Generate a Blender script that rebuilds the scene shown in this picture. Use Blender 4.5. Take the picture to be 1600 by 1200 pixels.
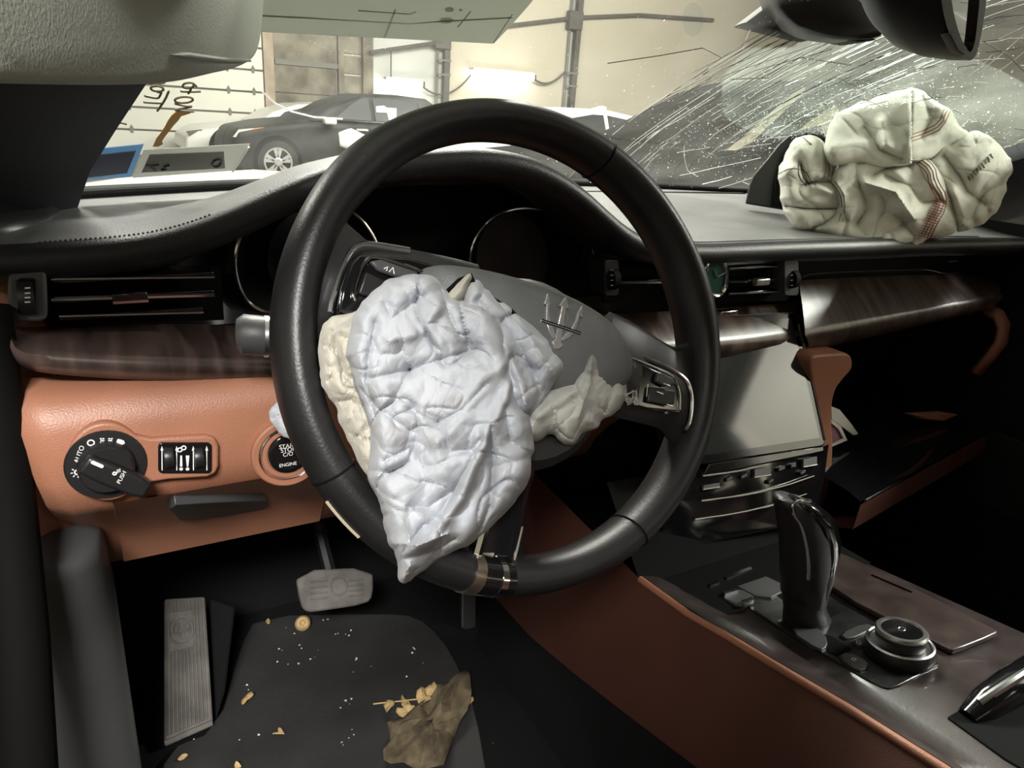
import bpy, bmesh, math, random
from mathutils import Vector as V, Matrix, noise
random.seed(7)
PI = math.pi
for o in list(bpy.data.objects): bpy.data.objects.remove(o)
scene = bpy.context.scene
C = scene.collection

# ------------------------------------------------------------------ camera
F = 1150.0                                   # focal length in pixels of a 1600x1200 frame
CAM = V((0, 0, 1.10))
RT, DN, FW = V((.8717, -.4856, .0653)), V((-.1173, -.3364, -.9344)), V((.4757, .8069, -.3502))
cd = bpy.data.cameras.new('camera'); cam = bpy.data.objects.new('camera', cd); C.objects.link(cam)
cd.sensor_width = 36; cd.lens = F / 1600 * 36; cd.clip_start = .01; cd.clip_end = 100
cam.matrix_world = Matrix(((RT.x, -DN.x, -FW.x, CAM.x), (RT.y, -DN.y, -FW.y, CAM.y), (RT.z, -DN.z, -FW.z, CAM.z), (0, 0, 0, 1)))
scene.camera = cam

# ------------------------------------------------------------------ light
w = bpy.data.worlds.new('world'); scene.world = w; w.use_nodes = True
w.node_tree.nodes['Background'].inputs[0].default_value = (1, .96, .9, 1)
w.node_tree.nodes['Background'].inputs[1].default_value = .25
scene.view_settings.view_transform = 'Standard'
scene.view_settings.look = 'None'
scene.view_settings.gamma = 1
scene.view_settings.use_curve_mapping = False
scene.view_settings.exposure = 0.0
def area(name, loc, target, sx, sy, watt, col=(1, .97, .92)):
    l = bpy.data.lights.new(name, 'AREA'); l.shape = 'RECTANGLE'; l.size = sx; l.size_y = sy; l.energy = watt; l.color = col
    o = bpy.data.objects.new(name, l); C.objects.link(o); o.location = loc
    o.rotation_euler = (V(target) - V(loc)).to_track_quat('-Z', 'Y').to_euler()
    return o
area('unseen_light', (-.5, -.9, 2.05), (.12, .6, .75), .6, .3, 82)
area('unseen_light', (3.3, -.4, 2.5), (1.0, .7, .9), 1.2, .4, 185)
area('unseen_light', (1.0, 2.7, 3.0), (.8, .8, .95), 2.0, .5, 260)
area('unseen_light', (-1.5, 3.0, 2.5), (.1, .5, 1.0), 1.4, .3, 70)  # added light from the front left, to edge the wheel rim
area('unseen_light', (4.5, 9.5, 4.1), (4.5, 14, .5), 6.0, 1.0, 500)
area('unseen_light', (10.5, 9.5, 4.1), (10.5, 14, .8), 6.0, 1.0, 490)
area('unseen_light', (7.0, -2.6, 2.9), (7.8, -6, 3.4), 5.0, 1.0, 900)  # added light; brightens the rear wall for the screen to reflect

# ------------------------------------------------------------------ helpers
def ray(u, v): return RT * ((u - 800) / F) + DN * ((v - 600) / F) + FW
def at(u, v, X=None, Y=None, Z=None, pl=None):
    """point on the sight line through a pixel where it meets a plane of the car"""
    d = ray(u, v)
    if X is not None: t = (X - CAM.x) / d.x
    elif Y is not None: t = (Y - CAM.y) / d.y
    elif Z is not None: t = (Z - CAM.z) / d.z
    else: t = (V(pl[0]) - CAM).dot(V(pl[1])) / d.dot(V(pl[1]))
    return CAM + d * t
def S(r, g, b):
    f = lambda c: (c / 255 / 12.92) if c / 255 <= .04045 else ((c / 255 + .055) / 1.055) ** 2.4
    return (f(r), f(g), f(b), 1)
def world_of(o):
    if o is None: return Matrix.Identity(4)
    m = o.matrix_basis.copy()
    return world_of(o.parent) @ o.matrix_parent_inverse @ m if o.parent else m
def tag(o, label=None, cat=None, group=None, kind=None):
    if label: o['label'] = label
    if cat: o['category'] = cat
    if group: o['group'] = group
    if kind: o['kind'] = kind
    return o
def put(o, parent):
    if parent is not None:
        o.parent = parent; o.matrix_parent_inverse = world_of(parent).inverted()
def thing(name, loc, label, cat, group=None, kind=None):
    o = bpy.data.objects.new(name, None); o.empty_display_size = .05; C.objects.link(o); o.location = loc
    return tag(o, label, cat, group, kind)
def mk(name, vf, mat, parent=None, smooth=True, bevel=0, seg=2, sub=0, solid=0, ang=40, **kw):
    vs, fs = vf
    me = bpy.data.meshes.new(name); me.from_pydata([tuple(v) for v in vs], [], fs); me.validate(); me.update()
    bm = bmesh.new(); bm.from_mesh(me); bmesh.ops.recalc_face_normals(bm, faces=bm.faces); bm.to_mesh(me); bm.free()
    if smooth:
        me.shade_smooth(); me.set_sharp_from_angle(angle=math.radians(ang))
    o = bpy.data.objects.new(name, me); C.objects.link(o); me.materials.append(mat); put(o, parent)
    if solid:
        m = o.modifiers.new('solid', 'SOLIDIFY'); m.thickness = solid; m.offset = 0
    if bevel:
        m = o.modifiers.new('bevel', 'BEVEL'); m.width = bevel; m.segments = seg; m.limit_method = 'ANGLE'; m.angle_limit = math.radians(35); m.harden_normals = False
    if sub:
        m = o.modifiers.new('sub', 'SUBSURF'); m.levels = sub; m.render_levels = sub
    return tag(o, **kw)
def join(*parts):
    vs, fs = [], []
    for a, b in parts:
        n = len(vs); vs += list(a); fs += [tuple(i + n for i in f) for f in b]
    return vs, fs
def boxc(c, s, R=None):
    c = V(c); h = V(s) / 2; vs = []
    for x in (-1, 1):
        for y in (-1, 1):
            for z in (-1, 1):
                p = V((x * h.x, y * h.y, z * h.z))
                vs.append(c + (R @ p if R else p))
    return vs, [(0, 1, 3, 2), (4, 6, 7, 5), (0, 4, 5, 1), (2, 3, 7, 6), (0, 2, 6, 4), (1, 5, 7, 3)]
def box(x0, x1, y0, y1, z0, z1): return boxc(((x0 + x1) / 2, (y0 + y1) / 2, (z0 + z1) / 2), (x1 - x0, y1 - y0, z1 - z0))
def loft(rows, cu=False, cv=False, caps=False):
    """rows of points -> skin; cu closes each row, cv closes the row list"""
    n = len(rows[0]); m = len(rows); vs = [p for r in rows for p in r]; fs = []
    for i in range(m if cv else m - 1):
        a, b = i * n, ((i + 1) % m) * n
        for j in range(n if cu else n - 1):
            k = (j + 1) % n; fs.append((a + j, a + k, b + k, b + j))
    if caps: fs += [tuple(range(n)), tuple(range((m - 1) * n, m * n))]
    return vs, fs
def tube(pts, r, n=8, closed=False, flat=1.0, up=None):
    pts = [V(p) for p in pts]; m = len(pts); rows = []
    rr = r if isinstance(r, (list, tuple)) else [r] * m
    last = None
    for i, p in enumerate(pts):
        a = pts[(i - 1) % m] if closed or i > 0 else p; b = pts[(i + 1) % m] if closed or i < m - 1 else p
        t = (b - a).normalized()
        if up is not None: x = V(up)
        elif last is None: x = V((0, 0, 1)) if abs(t.z) < .9 else V((1, 0, 0))
        else: x = last
        x = (x - t * x.dot(t)).normalized(); last = x; y = t.cross(x)
        rows.append([p + x * (math.cos(2 * PI * k / n) * rr[i] * flat) + y * (math.sin(2 * PI * k / n) * rr[i]) for k in range(n)])
    return loft(rows, cu=True, cv=closed, caps=not closed)
def prism(poly, nrm, d):
    """polygon front face extruded by d against nrm"""
    poly = [V(p) for p in poly]; n = len(poly); nv = V(nrm).normalized() * d
    vs = poly + [p - nv for p in poly]
    return vs, [tuple(range(n)), tuple(range(2 * n - 1, n - 1, -1))] + [(i, (i + 1) % n, (i + 1) % n + n, i + n) for i in range(n)]
def ringprism(outer, inner, nrm, d):
    n = len(outer); nv = V(nrm).normalized() * d
    o = [V(p) for p in outer]; i = [V(p) for p in inner]
    return loft([o, i, [p - nv for p in i], [p - nv for p in o]], cu=True, cv=True)
def smooth_closed(pts, it=2):
    for _ in range(it):
        q = []
        for a, b in zip(pts, pts[1:] + pts[:1]):
            q.append(tuple(a[k] * .75 + b[k] * .25 for k in range(len(a)))); q.append(tuple(a[k] * .25 + b[k] * .75 for k in range(len(a))))
        pts = q
    return pts
def smooth_open(pts, it=2):
    for _ in range(it):
        q = [tuple(pts[0])]
        for a, b in zip(pts, pts[1:]):
            q.append(tuple(a[k] * .75 + b[k] * .25 for k in range(len(a)))); q.append(tuple(a[k] * .25 + b[k] * .75 for k in range(len(a))))
        q.append(tuple(pts[-1])); pts = q
    return pts
def rrect(cx, cy, w, h, r, seg=5):
    out = []
    for sx, sy, a0 in ((1, 1, 0), (-1, 1, 90), (-1, -1, 180), (1, -1, 270)):
        for k in range(seg + 1):
            a = math.radians(a0 + 90 * k / seg)
            out.append((cx + sx * (w / 2 - r) + r * math.cos(a), cy + sy * (h / 2 - r) + r * math.sin(a)))
    return out
def circ(cx, cy, rx, ry=None, n=32, a0=0):
    ry = rx if ry is None else ry
    return [(cx + rx * math.cos(a0 + 2 * PI * k / n), cy + ry * math.sin(a0 + 2 * PI * k / n)) for k in range(n)]
def lerp_tab(tab, x):
    if x <= tab[0][0]: return tab[0][1]
    for (a, p), (b, q) in zip(tab, tab[1:]):
        if x <= b:
            t = (x - a) / (b - a); return p + (q - p) * t
    return tab[-1][1]
def sstep(a, b, x):
    t = max(0, min(1, (x - a) / (b - a))); return t * t * (3 - 2 * t)
class Frame:
    def __init__(s, o, x, y): s.o, s.x, s.y = V(o), V(x).normalized(), V(y).normalized(); s.n = s.x.cross(s.y).normalized()
    def __call__(s, a, b, c=0): return s.o + s.x * a + s.y * b + s.n * c
    def px(s, u, v, c=0): return at(u, v, pl=(s.o + s.n * c, s.n))
    def uv(s, u, v, c=0):
        p = s.px(u, v, c) - s.o; return p.dot(s.x), p.dot(s.y)
def lathe(fr, prof, n=28):
    """prof: (radius, height) pairs about a frame's normal"""
    return loft([[fr(r * math.cos(2 * PI * k / n), r * math.sin(2 * PI * k / n), h) for k in range(n)] for r, h in prof], cu=True, caps=True)
def text(s, size, fr, cx, cy, rot=0, c=0, d=.0004, shear=1):
    cu = bpy.data.curves.new('t', 'FONT'); cu.body = s; cu.size = size; cu.align_x = 'CENTER'; cu.align_y = 'CENTER'
    o = bpy.data.objects.new('t', cu); C.objects.link(o); bpy.context.view_layer.update()
    me = o.to_mesh(); ca, sa = math.cos(rot), math.sin(rot)
    vs = [fr(cx + (p.co.x * ca - p.co.y * sa) * shear, cy + p.co.x * sa + p.co.y * ca, c) for p in me.vertices]
    fs = [tuple(f.vertices) for f in me.polygons]
    o.to_mesh_clear(); bpy.data.objects.remove(o); bpy.data.curves.remove(cu)
    return vs, fs

# ------------------------------------------------------------------ materials
def pm(name, col, rough=.5, metal=0, bump=0, bscale=200, var=0, vscale=8, col2=None, coat=0, spec=.5, emit=None, trans=0, sheen=0):
    m = bpy.data.materials.new(name); m.use_nodes = True; nt = m.node_tree; b = nt.nodes['Principled BSDF']
    b.inputs['Base Color'].default_value = col; b.inputs['Roughness'].default_value = rough; b.inputs['Metallic'].default_value = metal
    b.inputs['Coat Weight'].default_value = coat; b.inputs['Coat Roughness'].default_value = .08; b.inputs['Specular IOR Level'].default_value = spec
    b.inputs['Transmission Weight'].default_value = trans
    b.inputs['Sheen Weight'].default_value = sheen
    tc = nt.nodes.new('ShaderNodeTexCoord')
    if var or col2:
        n = nt.nodes.new('ShaderNodeTexNoise'); n.inputs['Scale'].default_value = vscale; n.inputs['Detail'].default_value = 6
        nt.links.new(tc.outputs['Object'], n.inputs['Vector'])
        r = nt.nodes.new('ShaderNodeValToRGB'); r.color_ramp.elements[0].position = .35; r.color_ramp.elements[1].position = .68
        c2 = col2 or tuple(min(1, c * (1 - var)) for c in col[:3]) + (1,)
        r.color_ramp.elements[0].color = c2; r.color_ramp.elements[1].color = col
        nt.links.new(n.outputs['Fac'], r.inputs['Fac']); nt.links.new(r.outputs['Color'], b.inputs['Base Color'])
    if bump:
        n = nt.nodes.new('ShaderNodeTexNoise'); n.inputs['Scale'].default_value = bscale; n.inputs['Detail'].default_value = 3
        nt.links.new(tc.outputs['Object'], n.inputs['Vector'])
        k = nt.nodes.new('ShaderNodeBump'); k.inputs['Strength'].default_value = bump; k.inputs['Distance'].default_value = .002
        nt.links.new(n.outputs['Fac'], k.inputs['Height']); nt.links.new(k.outputs['Normal'], b.inputs['Normal'])
    if emit:
        b.inputs['Emission Color'].default_value = emit[0]; b.inputs['Emission Strength'].default_value = emit[1]
    return m
M = {}
M['leather'] = pm('black_leather', (.016, .016, .017, 1), .42, bump=.25, bscale=700, spec=.45)
M['rimleather'] = pm('rim_leather', (.014, .014, .015, 1), .40, bump=.12, bscale=500, spec=.5, var=.3, vscale=25)
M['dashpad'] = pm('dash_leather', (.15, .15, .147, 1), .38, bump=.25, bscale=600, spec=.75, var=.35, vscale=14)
M['plastic'] = pm('black_plastic', (.012, .012, .013, 1), .38, bump=.08, bscale=900)
M['greyplastic'] = pm('grey_plastic', (.06, .06, .062, 1), .45, bump=.1, bscale=900)
M['void'] = pm('recess_shade_black', (.004, .004, .004, 1), .8, spec=.1)  # near-black; shade inside openings is put into the colour, also black rubber
M['piano'] = pm('piano_black', (.006, .006, .007, 1), .12, coat=.6)
M['chrome'] = pm('chrome', (.82, .82, .84, 1), .12, 1)
M['satin'] = pm('satin_metal', (.55, .55, .55, 1), .3, 1)
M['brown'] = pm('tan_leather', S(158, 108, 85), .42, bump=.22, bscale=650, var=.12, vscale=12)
M['brownshade'] = pm('shade_dark_tan_leather', S(82, 48, 39), .5, bump=.22, bscale=650, var=.15, vscale=12)  # dark tan leather, taken darker for the shade on the console side
M['pad'] = pm('hub_leather', (.15, .157, .162, 1), .46, bump=.3, bscale=800, var=.2, vscale=30)
M['carpet'] = pm('carpet', (.010, .010, .0105, 1), .95, bump=.8, bscale=900, spec=.1)
M['mat'] = pm('rubber_mat', (.032, .032, .031, 1), .75, bump=.4, bscale=160, var=.5, vscale=9)
M['rubber'] = pm('pedal_rubber', (.17, .16, .145, 1), .75, bump=.4, bscale=220, var=.45, vscale=30)
M['headliner'] = pm('headliner', S(175, 176, 168), .95, bump=.2, bscale=900)
M['visor'] = pm('visor_vinyl', S(168, 172, 162), .8, bump=.2, bscale=700, var=.1, vscale=10)
M['white_print'] = pm('white_print', (.8, .8, .78, 1), .6)
M['lit'] = pm('tube_glow', (1, 1, 1, 1), .5, emit=((1, .98, .94, 1), 14))
def cloth_mat(name, c1, c2, stain, wscale=900):
    m = pm(name, c1, .85, var=.01, vscale=22, col2=c2, sheen=.2); nt = m.node_tree; b = nt.nodes['Principled BSDF']
    tc = nt.nodes.new('ShaderNodeTexCoord')
    wv = nt.nodes.new('ShaderNodeTexWave'); wv.inputs['Scale'].default_value = wscale; wv.inputs['Distortion'].default_value = 1.0; wv.bands_direction = 'DIAGONAL'
    n2 = nt.nodes.new('ShaderNodeTexNoise'); n2.inputs['Scale'].default_value = 60; n2.inputs['Detail'].default_value = 5
    nt.links.new(tc.outputs['Object'], wv.inputs['Vector']); nt.links.new(tc.outputs['Object'], n2.inputs['Vector'])
    ad = nt.nodes.new('ShaderNodeMath'); ad.operation = 'MULTIPLY_ADD'; ad.inputs[1].default_value = .12
    nt.links.new(wv.outputs['Fac'], ad.inputs[0]); nt.links.new(n2.outputs['Fac'], ad.inputs[2])
    k = nt.nodes.new('ShaderNodeBump'); k.inputs['Strength'].default_value = .55; k.inputs['Distance'].default_value = .004
    nt.links.new(ad.outputs[0], k.inputs['Height']); nt.links.new(k.outputs['Normal'], b.inputs['Normal'])
    # soot and yellowed blotches
    src = b.inputs['Base Color'].links[0].from_socket
    n3 = nt.nodes.new('ShaderNodeTexNoise'); n3.inputs['Scale'].default_value = 34; n3.inputs['Detail'].default_value = 8
    r3 = nt.nodes.new('ShaderNodeValToRGB'); r3.color_ramp.elements[0].position = .60; r3.color_ramp.elements[1].position = .78
    r3.color_ramp.elements[0].color = (0, 0, 0, 1); r3.color_ramp.elements[1].color = (.7, .7, .7, 1)
    nt.links.new(tc.outputs['Object'], n3.inputs['Vector']); nt.links.new(n3.outputs['Fac'], r3.inputs['Fac'])
    mx = nt.nodes.new('ShaderNodeMix'); mx.data_type = 'RGBA'
    nt.links.new(r3.outputs['Color'], mx.inputs['Factor']); nt.links.new(src, mx.inputs['A']); mx.inputs['B'].default_value = stain
    nt.links.new(mx.outputs['Result'], b.inputs['Base Color'])
    return m
M['bag'] = cloth_mat('airbag_nylon', S(206, 210, 217), S(190, 195, 203), S(160, 155, 146))
M['bagyellow'] = cloth_mat('airbag_nylon_yellowed', S(206, 202, 188), S(190, 186, 170), S(160, 150, 128))
M['baggrey'] = cloth_mat('airbag_nylon_grey', S(196, 196, 188), S(170, 170, 162), S(140, 136, 124))
M['pbag'] = cloth_mat('passenger_bag_nylon', S(226, 226, 214), S(214, 214, 202), S(190, 186, 168))
def wood_mat():
    m = bpy.data.materials.new('dark_wood'); m.use_nodes = True; nt = m.node_tree; b = nt.nodes['Principled BSDF']
    tc = nt.nodes.new('ShaderNodeTexCoord'); mp = nt.nodes.new('ShaderNodeMapping'); mp.inputs['Scale'].default_value = (60, 8, 8)
    n = nt.nodes.new('ShaderNodeTexNoise'); n.inputs['Scale'].default_value = 1; n.inputs['Detail'].default_value = 8; n.inputs['Distortion'].default_value = .6
    r = nt.nodes.new('ShaderNodeValToRGB'); r.color_ramp.elements[0].position = .35; r.color_ramp.elements[1].position = .7
    r.color_ramp.elements[0].color = (.024, .015, .013, 1); r.color_ramp.elements[1].color = (.105, .072, .062, 1)
    nt.links.new(tc.outputs['Object'], mp.inputs['Vector']); nt.links.new(mp.outputs['Vector'], n.inputs['Vector'])
    nt.links.new(n.outputs['Fac'], r.inputs['Fac']); nt.links.new(r.outputs['Color'], b.inputs['Base Color'])
    b.inputs['Roughness'].default_value = .32; b.inputs['Coat Weight'].default_value = .3; b.inputs['Coat Roughness'].default_value = .18
    k = nt.nodes.new('ShaderNodeBump'); k.inputs['Strength'].default_value = .15; k.inputs['Distance'].default_value = .001
    nt.links.new(n.outputs['Fac'], k.inputs['Height']); nt.links.new(k.outputs['Normal'], b.inputs['Normal'])
    return m
M['wood'] = wood_mat()
M['consolewood'] = pm('console_wood', (.055, .042, .040, 1), .34, coat=.25, col2=(.028, .020, .019, 1), vscale=26, bump=.06, bscale=300)
def glass_mat(name, tint, haze, hazecol=(.8, .82, .76, 1), gl=.08):
    m = bpy.data.materials.new(name); m.use_nodes = True; nt = m.node_tree; nt.nodes.clear()
    out = nt.nodes.new('ShaderNodeOutputMaterial'); t = nt.nodes.new('ShaderNodeBsdfTransparent'); t.inputs[0].default_value = tint
    d = nt.nodes.new('ShaderNodeBsdfDiffuse'); d.inputs[0].default_value = hazecol
    g = nt.nodes.new('ShaderNodeBsdfGlossy'); g.inputs['Roughness'].default_value = .05
    tr = nt.nodes.new('ShaderNodeBsdfTranslucent'); tr.inputs[0].default_value = hazecol
    ms = nt.nodes.new('ShaderNodeMixShader'); ms.inputs[0].default_value = .5
    nt.links.new(d.outputs[0], ms.inputs[1]); nt.links.new(tr.outputs[0], ms.inputs[2])
    tc = nt.nodes.new('ShaderNodeTexCoord'); n = nt.nodes.new('ShaderNodeTexNoise'); n.inputs['Scale'].default_value = 9; n.inputs['Detail'].default_value = 8
    nt.links.new(tc.outputs['Object'], n.inputs['Vector'])
    mr = nt.nodes.new('ShaderNodeMapRange'); mr.inputs['From Min'].default_value = .35; mr.inputs['From Max'].default_value = .75
    mr.inputs['To Min'].default_value = haze * .5; mr.inputs['To Max'].default_value = haze * 1.7
    nt.links.new(n.outputs['Fac'], mr.inputs['Value'])
    m1 = nt.nodes.new('ShaderNodeMixShader'); nt.links.new(mr.outputs[0], m1.inputs[0])
    nt.links.new(t.outputs[0], m1.inputs[1]); nt.links.new(ms.outputs[0], m1.inputs[2])
    m2 = nt.nodes.new('ShaderNodeMixShader'); m2.inputs[0].default_value = gl
    nt.links.new(m1.outputs[0], m2.inputs[1]); nt.links.new(g.outputs[0], m2.inputs[2]); nt.links.new(m2.outputs[0], out.inputs[0])
    return m
M['glass'] = glass_mat('windshield_glass', (.96, .98, .94, 1), .06, gl=.02)
M['carglass'] = pm('car_window', (.03, .033, .033, 1), .35, spec=.25)
# ================================================================== garage
G = -.27
M['gfloor'] = pm('concrete_floor', S(92, 90, 84), .7, var=.3, vscale=1.2)
M['wallw'] = pm('painted_wall', S(205, 198, 178), .8, var=.06, vscale=.8)
M['wallg'] = pm('painted_wall_cool', S(200, 202, 196), .8, var=.08, vscale=.6)
M['conc'] = pm('stained_concrete', S(150, 144, 128), .9, col2=S(96, 92, 80), vscale=2.2, bump=.3, bscale=20)
M['door'] = pm('door_enamel', S(232, 232, 220), .6, var=.04, vscale=1)
M['seam'] = pm('seam_grey', S(120, 120, 112), .8)
M['steel'] = pm('post_steel', S(96, 92, 84), .6, var=.3, vscale=12)
M['ceil'] = pm('ceiling_paint', S(215, 213, 205), .9)
YB = 17.0
mk('floor', box(-5, 27, -6, YB, G - .1, G), M['gfloor'], smooth=False, label='grey concrete garage floor', kind='structure')
mk('ceiling', box(-5, 27, -6, YB, 4.6, 4.7), M['ceil'], smooth=False, label='plain pale garage ceiling', kind='structure')
mk('wall_left', box(-5.1, -5, -6, YB, G, 4.6), M['wallw'], smooth=False, label='pale left garage wall', kind='structure')
mk('wall_right', box(27, 27.1, -6, YB, G, 4.6), M['wallw'], smooth=False, label='pale right garage wall', kind='structure')
mk('wall_front', box(-5, 27, -6.1, -6, G, 4.6), M['wallw'], smooth=False, label='pale wall behind the car', kind='structure')
wb = mk('wall_back', box(-5, 27, YB, YB + .15, G, 4.6), M['wallg'], smooth=False, label='off-white painted back wall of the garage', kind='structure')
mk('wall_panel', box(11.1, 27, YB - .03, YB, G, 4.6), M['wallw'], wb, smooth=False)
mk('wall_panel', box(7.65, 11.0, YB - .02, YB, G, 4.6), M['wallw'], wb, smooth=False)
# stained concrete part
mk('concrete_panel', box(3.72, 5.05, YB - .05, YB, 1.72, 4.6), M['conc'], wb, smooth=False)
for k, (z0, z1) in enumerate(((G, .5), (.52, 1.08), (1.10, 1.66))):
    mk('concrete_block', box(3.72, 5.05, YB - .06, YB, z0, z1), M['conc'], wb, smooth=False, bevel=.01)
mk('concrete_ledge', box(3.75, 5.1, YB - .1, YB, 1.64, 1.74), M['seam'], wb, smooth=False)
mk('pier', box(5.08, 5.2, YB - .12, YB, G, 2.6), M['conc'], wb, smooth=False)
mk('pier', box(5.62, 5.85, YB - .14, YB, G, 4.6), M['conc'], wb, smooth=False)
for z in (.35, .75, 1.15, 1.55, 1.95, 2.3):
    mk('concrete_block', box(5.2, 5.62, YB - .04, YB, z + .02, z + .38), M['conc'], wb, smooth=False, bevel=.01)
# sectional overhead door
dr = thing('door_1', (0, YB - .05, G), 'white sectional overhead door at the left of the back wall', None, kind='structure')
mk('backing', box(-4.6, 3.52, YB - .03, YB - .005, G, 4.4), M['seam'], dr, smooth=False)
z = G; k = 0
while z < 4.2:
    z1 = .22 + .42 * k
    mk('panel', box(-4.6, 3.5, YB - .09, YB - .03, z + .018, z1 - .018), M['door'], dr, smooth=False, bevel=.012)
    for x in (.95, 1.15 + 1.65, 3.3):
        c = V((x, YB - .1, z1))
        mk('hinge', prism([c + V((0, 0, .1)), c + V((.045, 0, .02)), c + V((.02, 0, -.06)), c + V((-.02, 0, -.06)), c + V((-.045, 0, .02))], (0, -1, 0), .03), M['seam'], dr, smooth=False)
    z = z1; k += 1
mk('trim_1', box(3.52, 3.72, YB - .12, YB, G, 4.6), pm('frame_paint', S(190, 172, 152), .8, var=.3, vscale=3), smooth=False, label='pinkish steel frame beside the overhead door', kind='structure')
# posts with conduit
def post(x, lab, topbox):
    t = thing('wall_post', (x, YB - .12, G), lab, 'post', 'posts on the garage wall')
    mk('column', box(x - .07, x + .07, YB - .2, YB - .05, G, 4.6), M['steel'], t, smooth=False, bevel=.01)
    mk('conduit', tube([(x - .2, YB - .08, G), (x - .2, YB - .08, 4.6)], .035, 8), M['seam'], t)
    mk('junction_box', box(x - .32, x + .06, YB - .26, YB - .06, topbox, topbox + .42), M['steel'], t, smooth=False, bevel=.02)
    for z in (.8, 1.7, 2.0): mk('strap', box(x - .25, x + .09, YB - .21, YB - .19, z, z + .04), M['seam'], t, smooth=False)
post(7.6, 'dark steel wall post between the two tube lights', 2.25)
post(11.12, 'dark steel post with electrical box right of the longer tube light', 3.0)
tag(mk('conduit_pipe', tube([(5.75, YB - .22, 2.02), (6.1, YB - .22, 2.1), (7.48, YB - .22, 2.4)], .045, 8), M['steel']), 'rusty pipe rising to the thinner post', 'pipe')
tag(mk('conduit_pipe', tube([(8.9, YB - .12, 2.85), (10.9, YB - .12, 3.25)], .05, 8), M['steel']), 'rusty pipe rising to the post with the big box', 'pipe')
tag(mk('conduit_pipe', tube([(11.2, YB - .12, 3.3), (13.0, YB - .12, 3.55), (15.5, YB - .12, 3.7)], .05, 8), M['steel']), 'dark pipe running right from the post box', 'pipe')
def tube_light(x0, x1, z, lab, n):
    t = thing('tube_light', ((x0 + x1) / 2, YB - .3, z), lab, 'light', 'tube lights on the back wall')
    mk('reflector', box(x0 - .03, x1 + .03, YB - .24, YB - .05, z + .05, z + .1), M['ceil'], t, smooth=False)
    for k in range(n):
        a = x0 + (x1 - x0) * k / n; b = x0 + (x1 - x0) * (k + 1) / n
        mk('diffuser', tube([(a + .01, YB - .26, z), (b - .01, YB - .26, z)], .085, 10), M['lit'], t)
    mk('end_cap', box(x1, x1 + .05, YB - .33, YB - .18, z - .06, z + .06), M['steel'], t, smooth=False)
tube_light(6.15, 6.95, 1.47, 'short glowing tube light above the parked dark hatchback', 1)
tube_light(8.28, 9.86, 1.83, 'long double glowing tube light above the steering wheel rim', 2)
def sag(a, b, d, n=10):
    return [V(a).lerp(V(b), k / n) - V((0, 0, d * 4 * (k / n) * (1 - k / n))) for k in range(n + 1)]
tag(mk('power_cable', tube(sag((7.02, YB - .16, 1.42), (8.22, YB - .16, 1.76), .28), .02, 6), M['steel']), 'cable sagging between the two tube lights', 'cable')
tag(mk('power_cable', tube(sag((9.95, YB - .16, 1.80), (10.85, YB - .16, 2.05), .18), .025, 6), M['steel']), 'cable from the long tube light to the post', 'cable')
tag(mk('hanging_wire', tube([(6.25, YB - .16, 2.1), (6.25, YB - .16, 1.55)], .015, 6), M['steel']), 'thin wire hanging above the short tube light', 'wire')
mk('wall_stain', prism([at(u, v, Y=YB - .032) for u, v in circ(1083, 30, 17, 26, 18)], (0, -1, 0), .003), pm('stain', S(188, 186, 172), .9), wb, smooth=False)

# ------------------------------------------------------------------ parked cars
M['tyre'] = pm('tyre', (.02, .02, .02, 1), .8)
M['alloy'] = pm('alloy_wheel', (.62, .62, .6, 1), .35, .6)
M['lamp'] = pm('headlamp', (.75, .72, .65, 1), .2, coat=.5)
M['amber'] = pm('amber_lens', S(222, 150, 70), .3)
def wheel(x, y, r, par):
    fr = Frame((x, y, G + r), (1, 0, 0), (0, 0, 1))
    wl = mk('wheel', lathe(fr, [(r * .68, -.18), (r * .98, -.16), (r, -.1), (r, -.03), (r * .95, .012), (r * .68, .02), (r * .66, -.03)], 28), M['tyre'], par)
    mk('rim', ringprism([fr(a, b, .015) for a, b in circ(0, 0, r * .68)], [fr(a, b, .015) for a, b in circ(0, 0, r * .6)], fr.n, .06), M['alloy'], wl)
    sp = []
    for k in range(5):
        for e in (-.2, .2):
            a0, a1 = PI / 2 + 2 * PI * k / 5 + e * .4, PI / 2 + 2 * PI * k / 5 + e
            ca, sa, cb, sb = math.cos(a0), math.sin(a0), math.cos(a1), math.sin(a1)
            p = [(ca * .05 - sa * .02, sa * .05 + ca * .02), (cb * r * .62 - sb * .03, sb * r * .62 + cb * .03), (cb * r * .62 + sb * .03, sb * r * .62 - cb * .03), (ca * .05 + sa * .02, sa * .05 - ca * .02)]
            sp.append(prism([fr(a, b, .01) for a, b in p], fr.n, .03))
    mk('spokes', join(*sp, lathe(fr, [(.07, -.02), (.07, .012), (.05, .02)], 16)), M['alloy'], wl, smooth=False)
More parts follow.
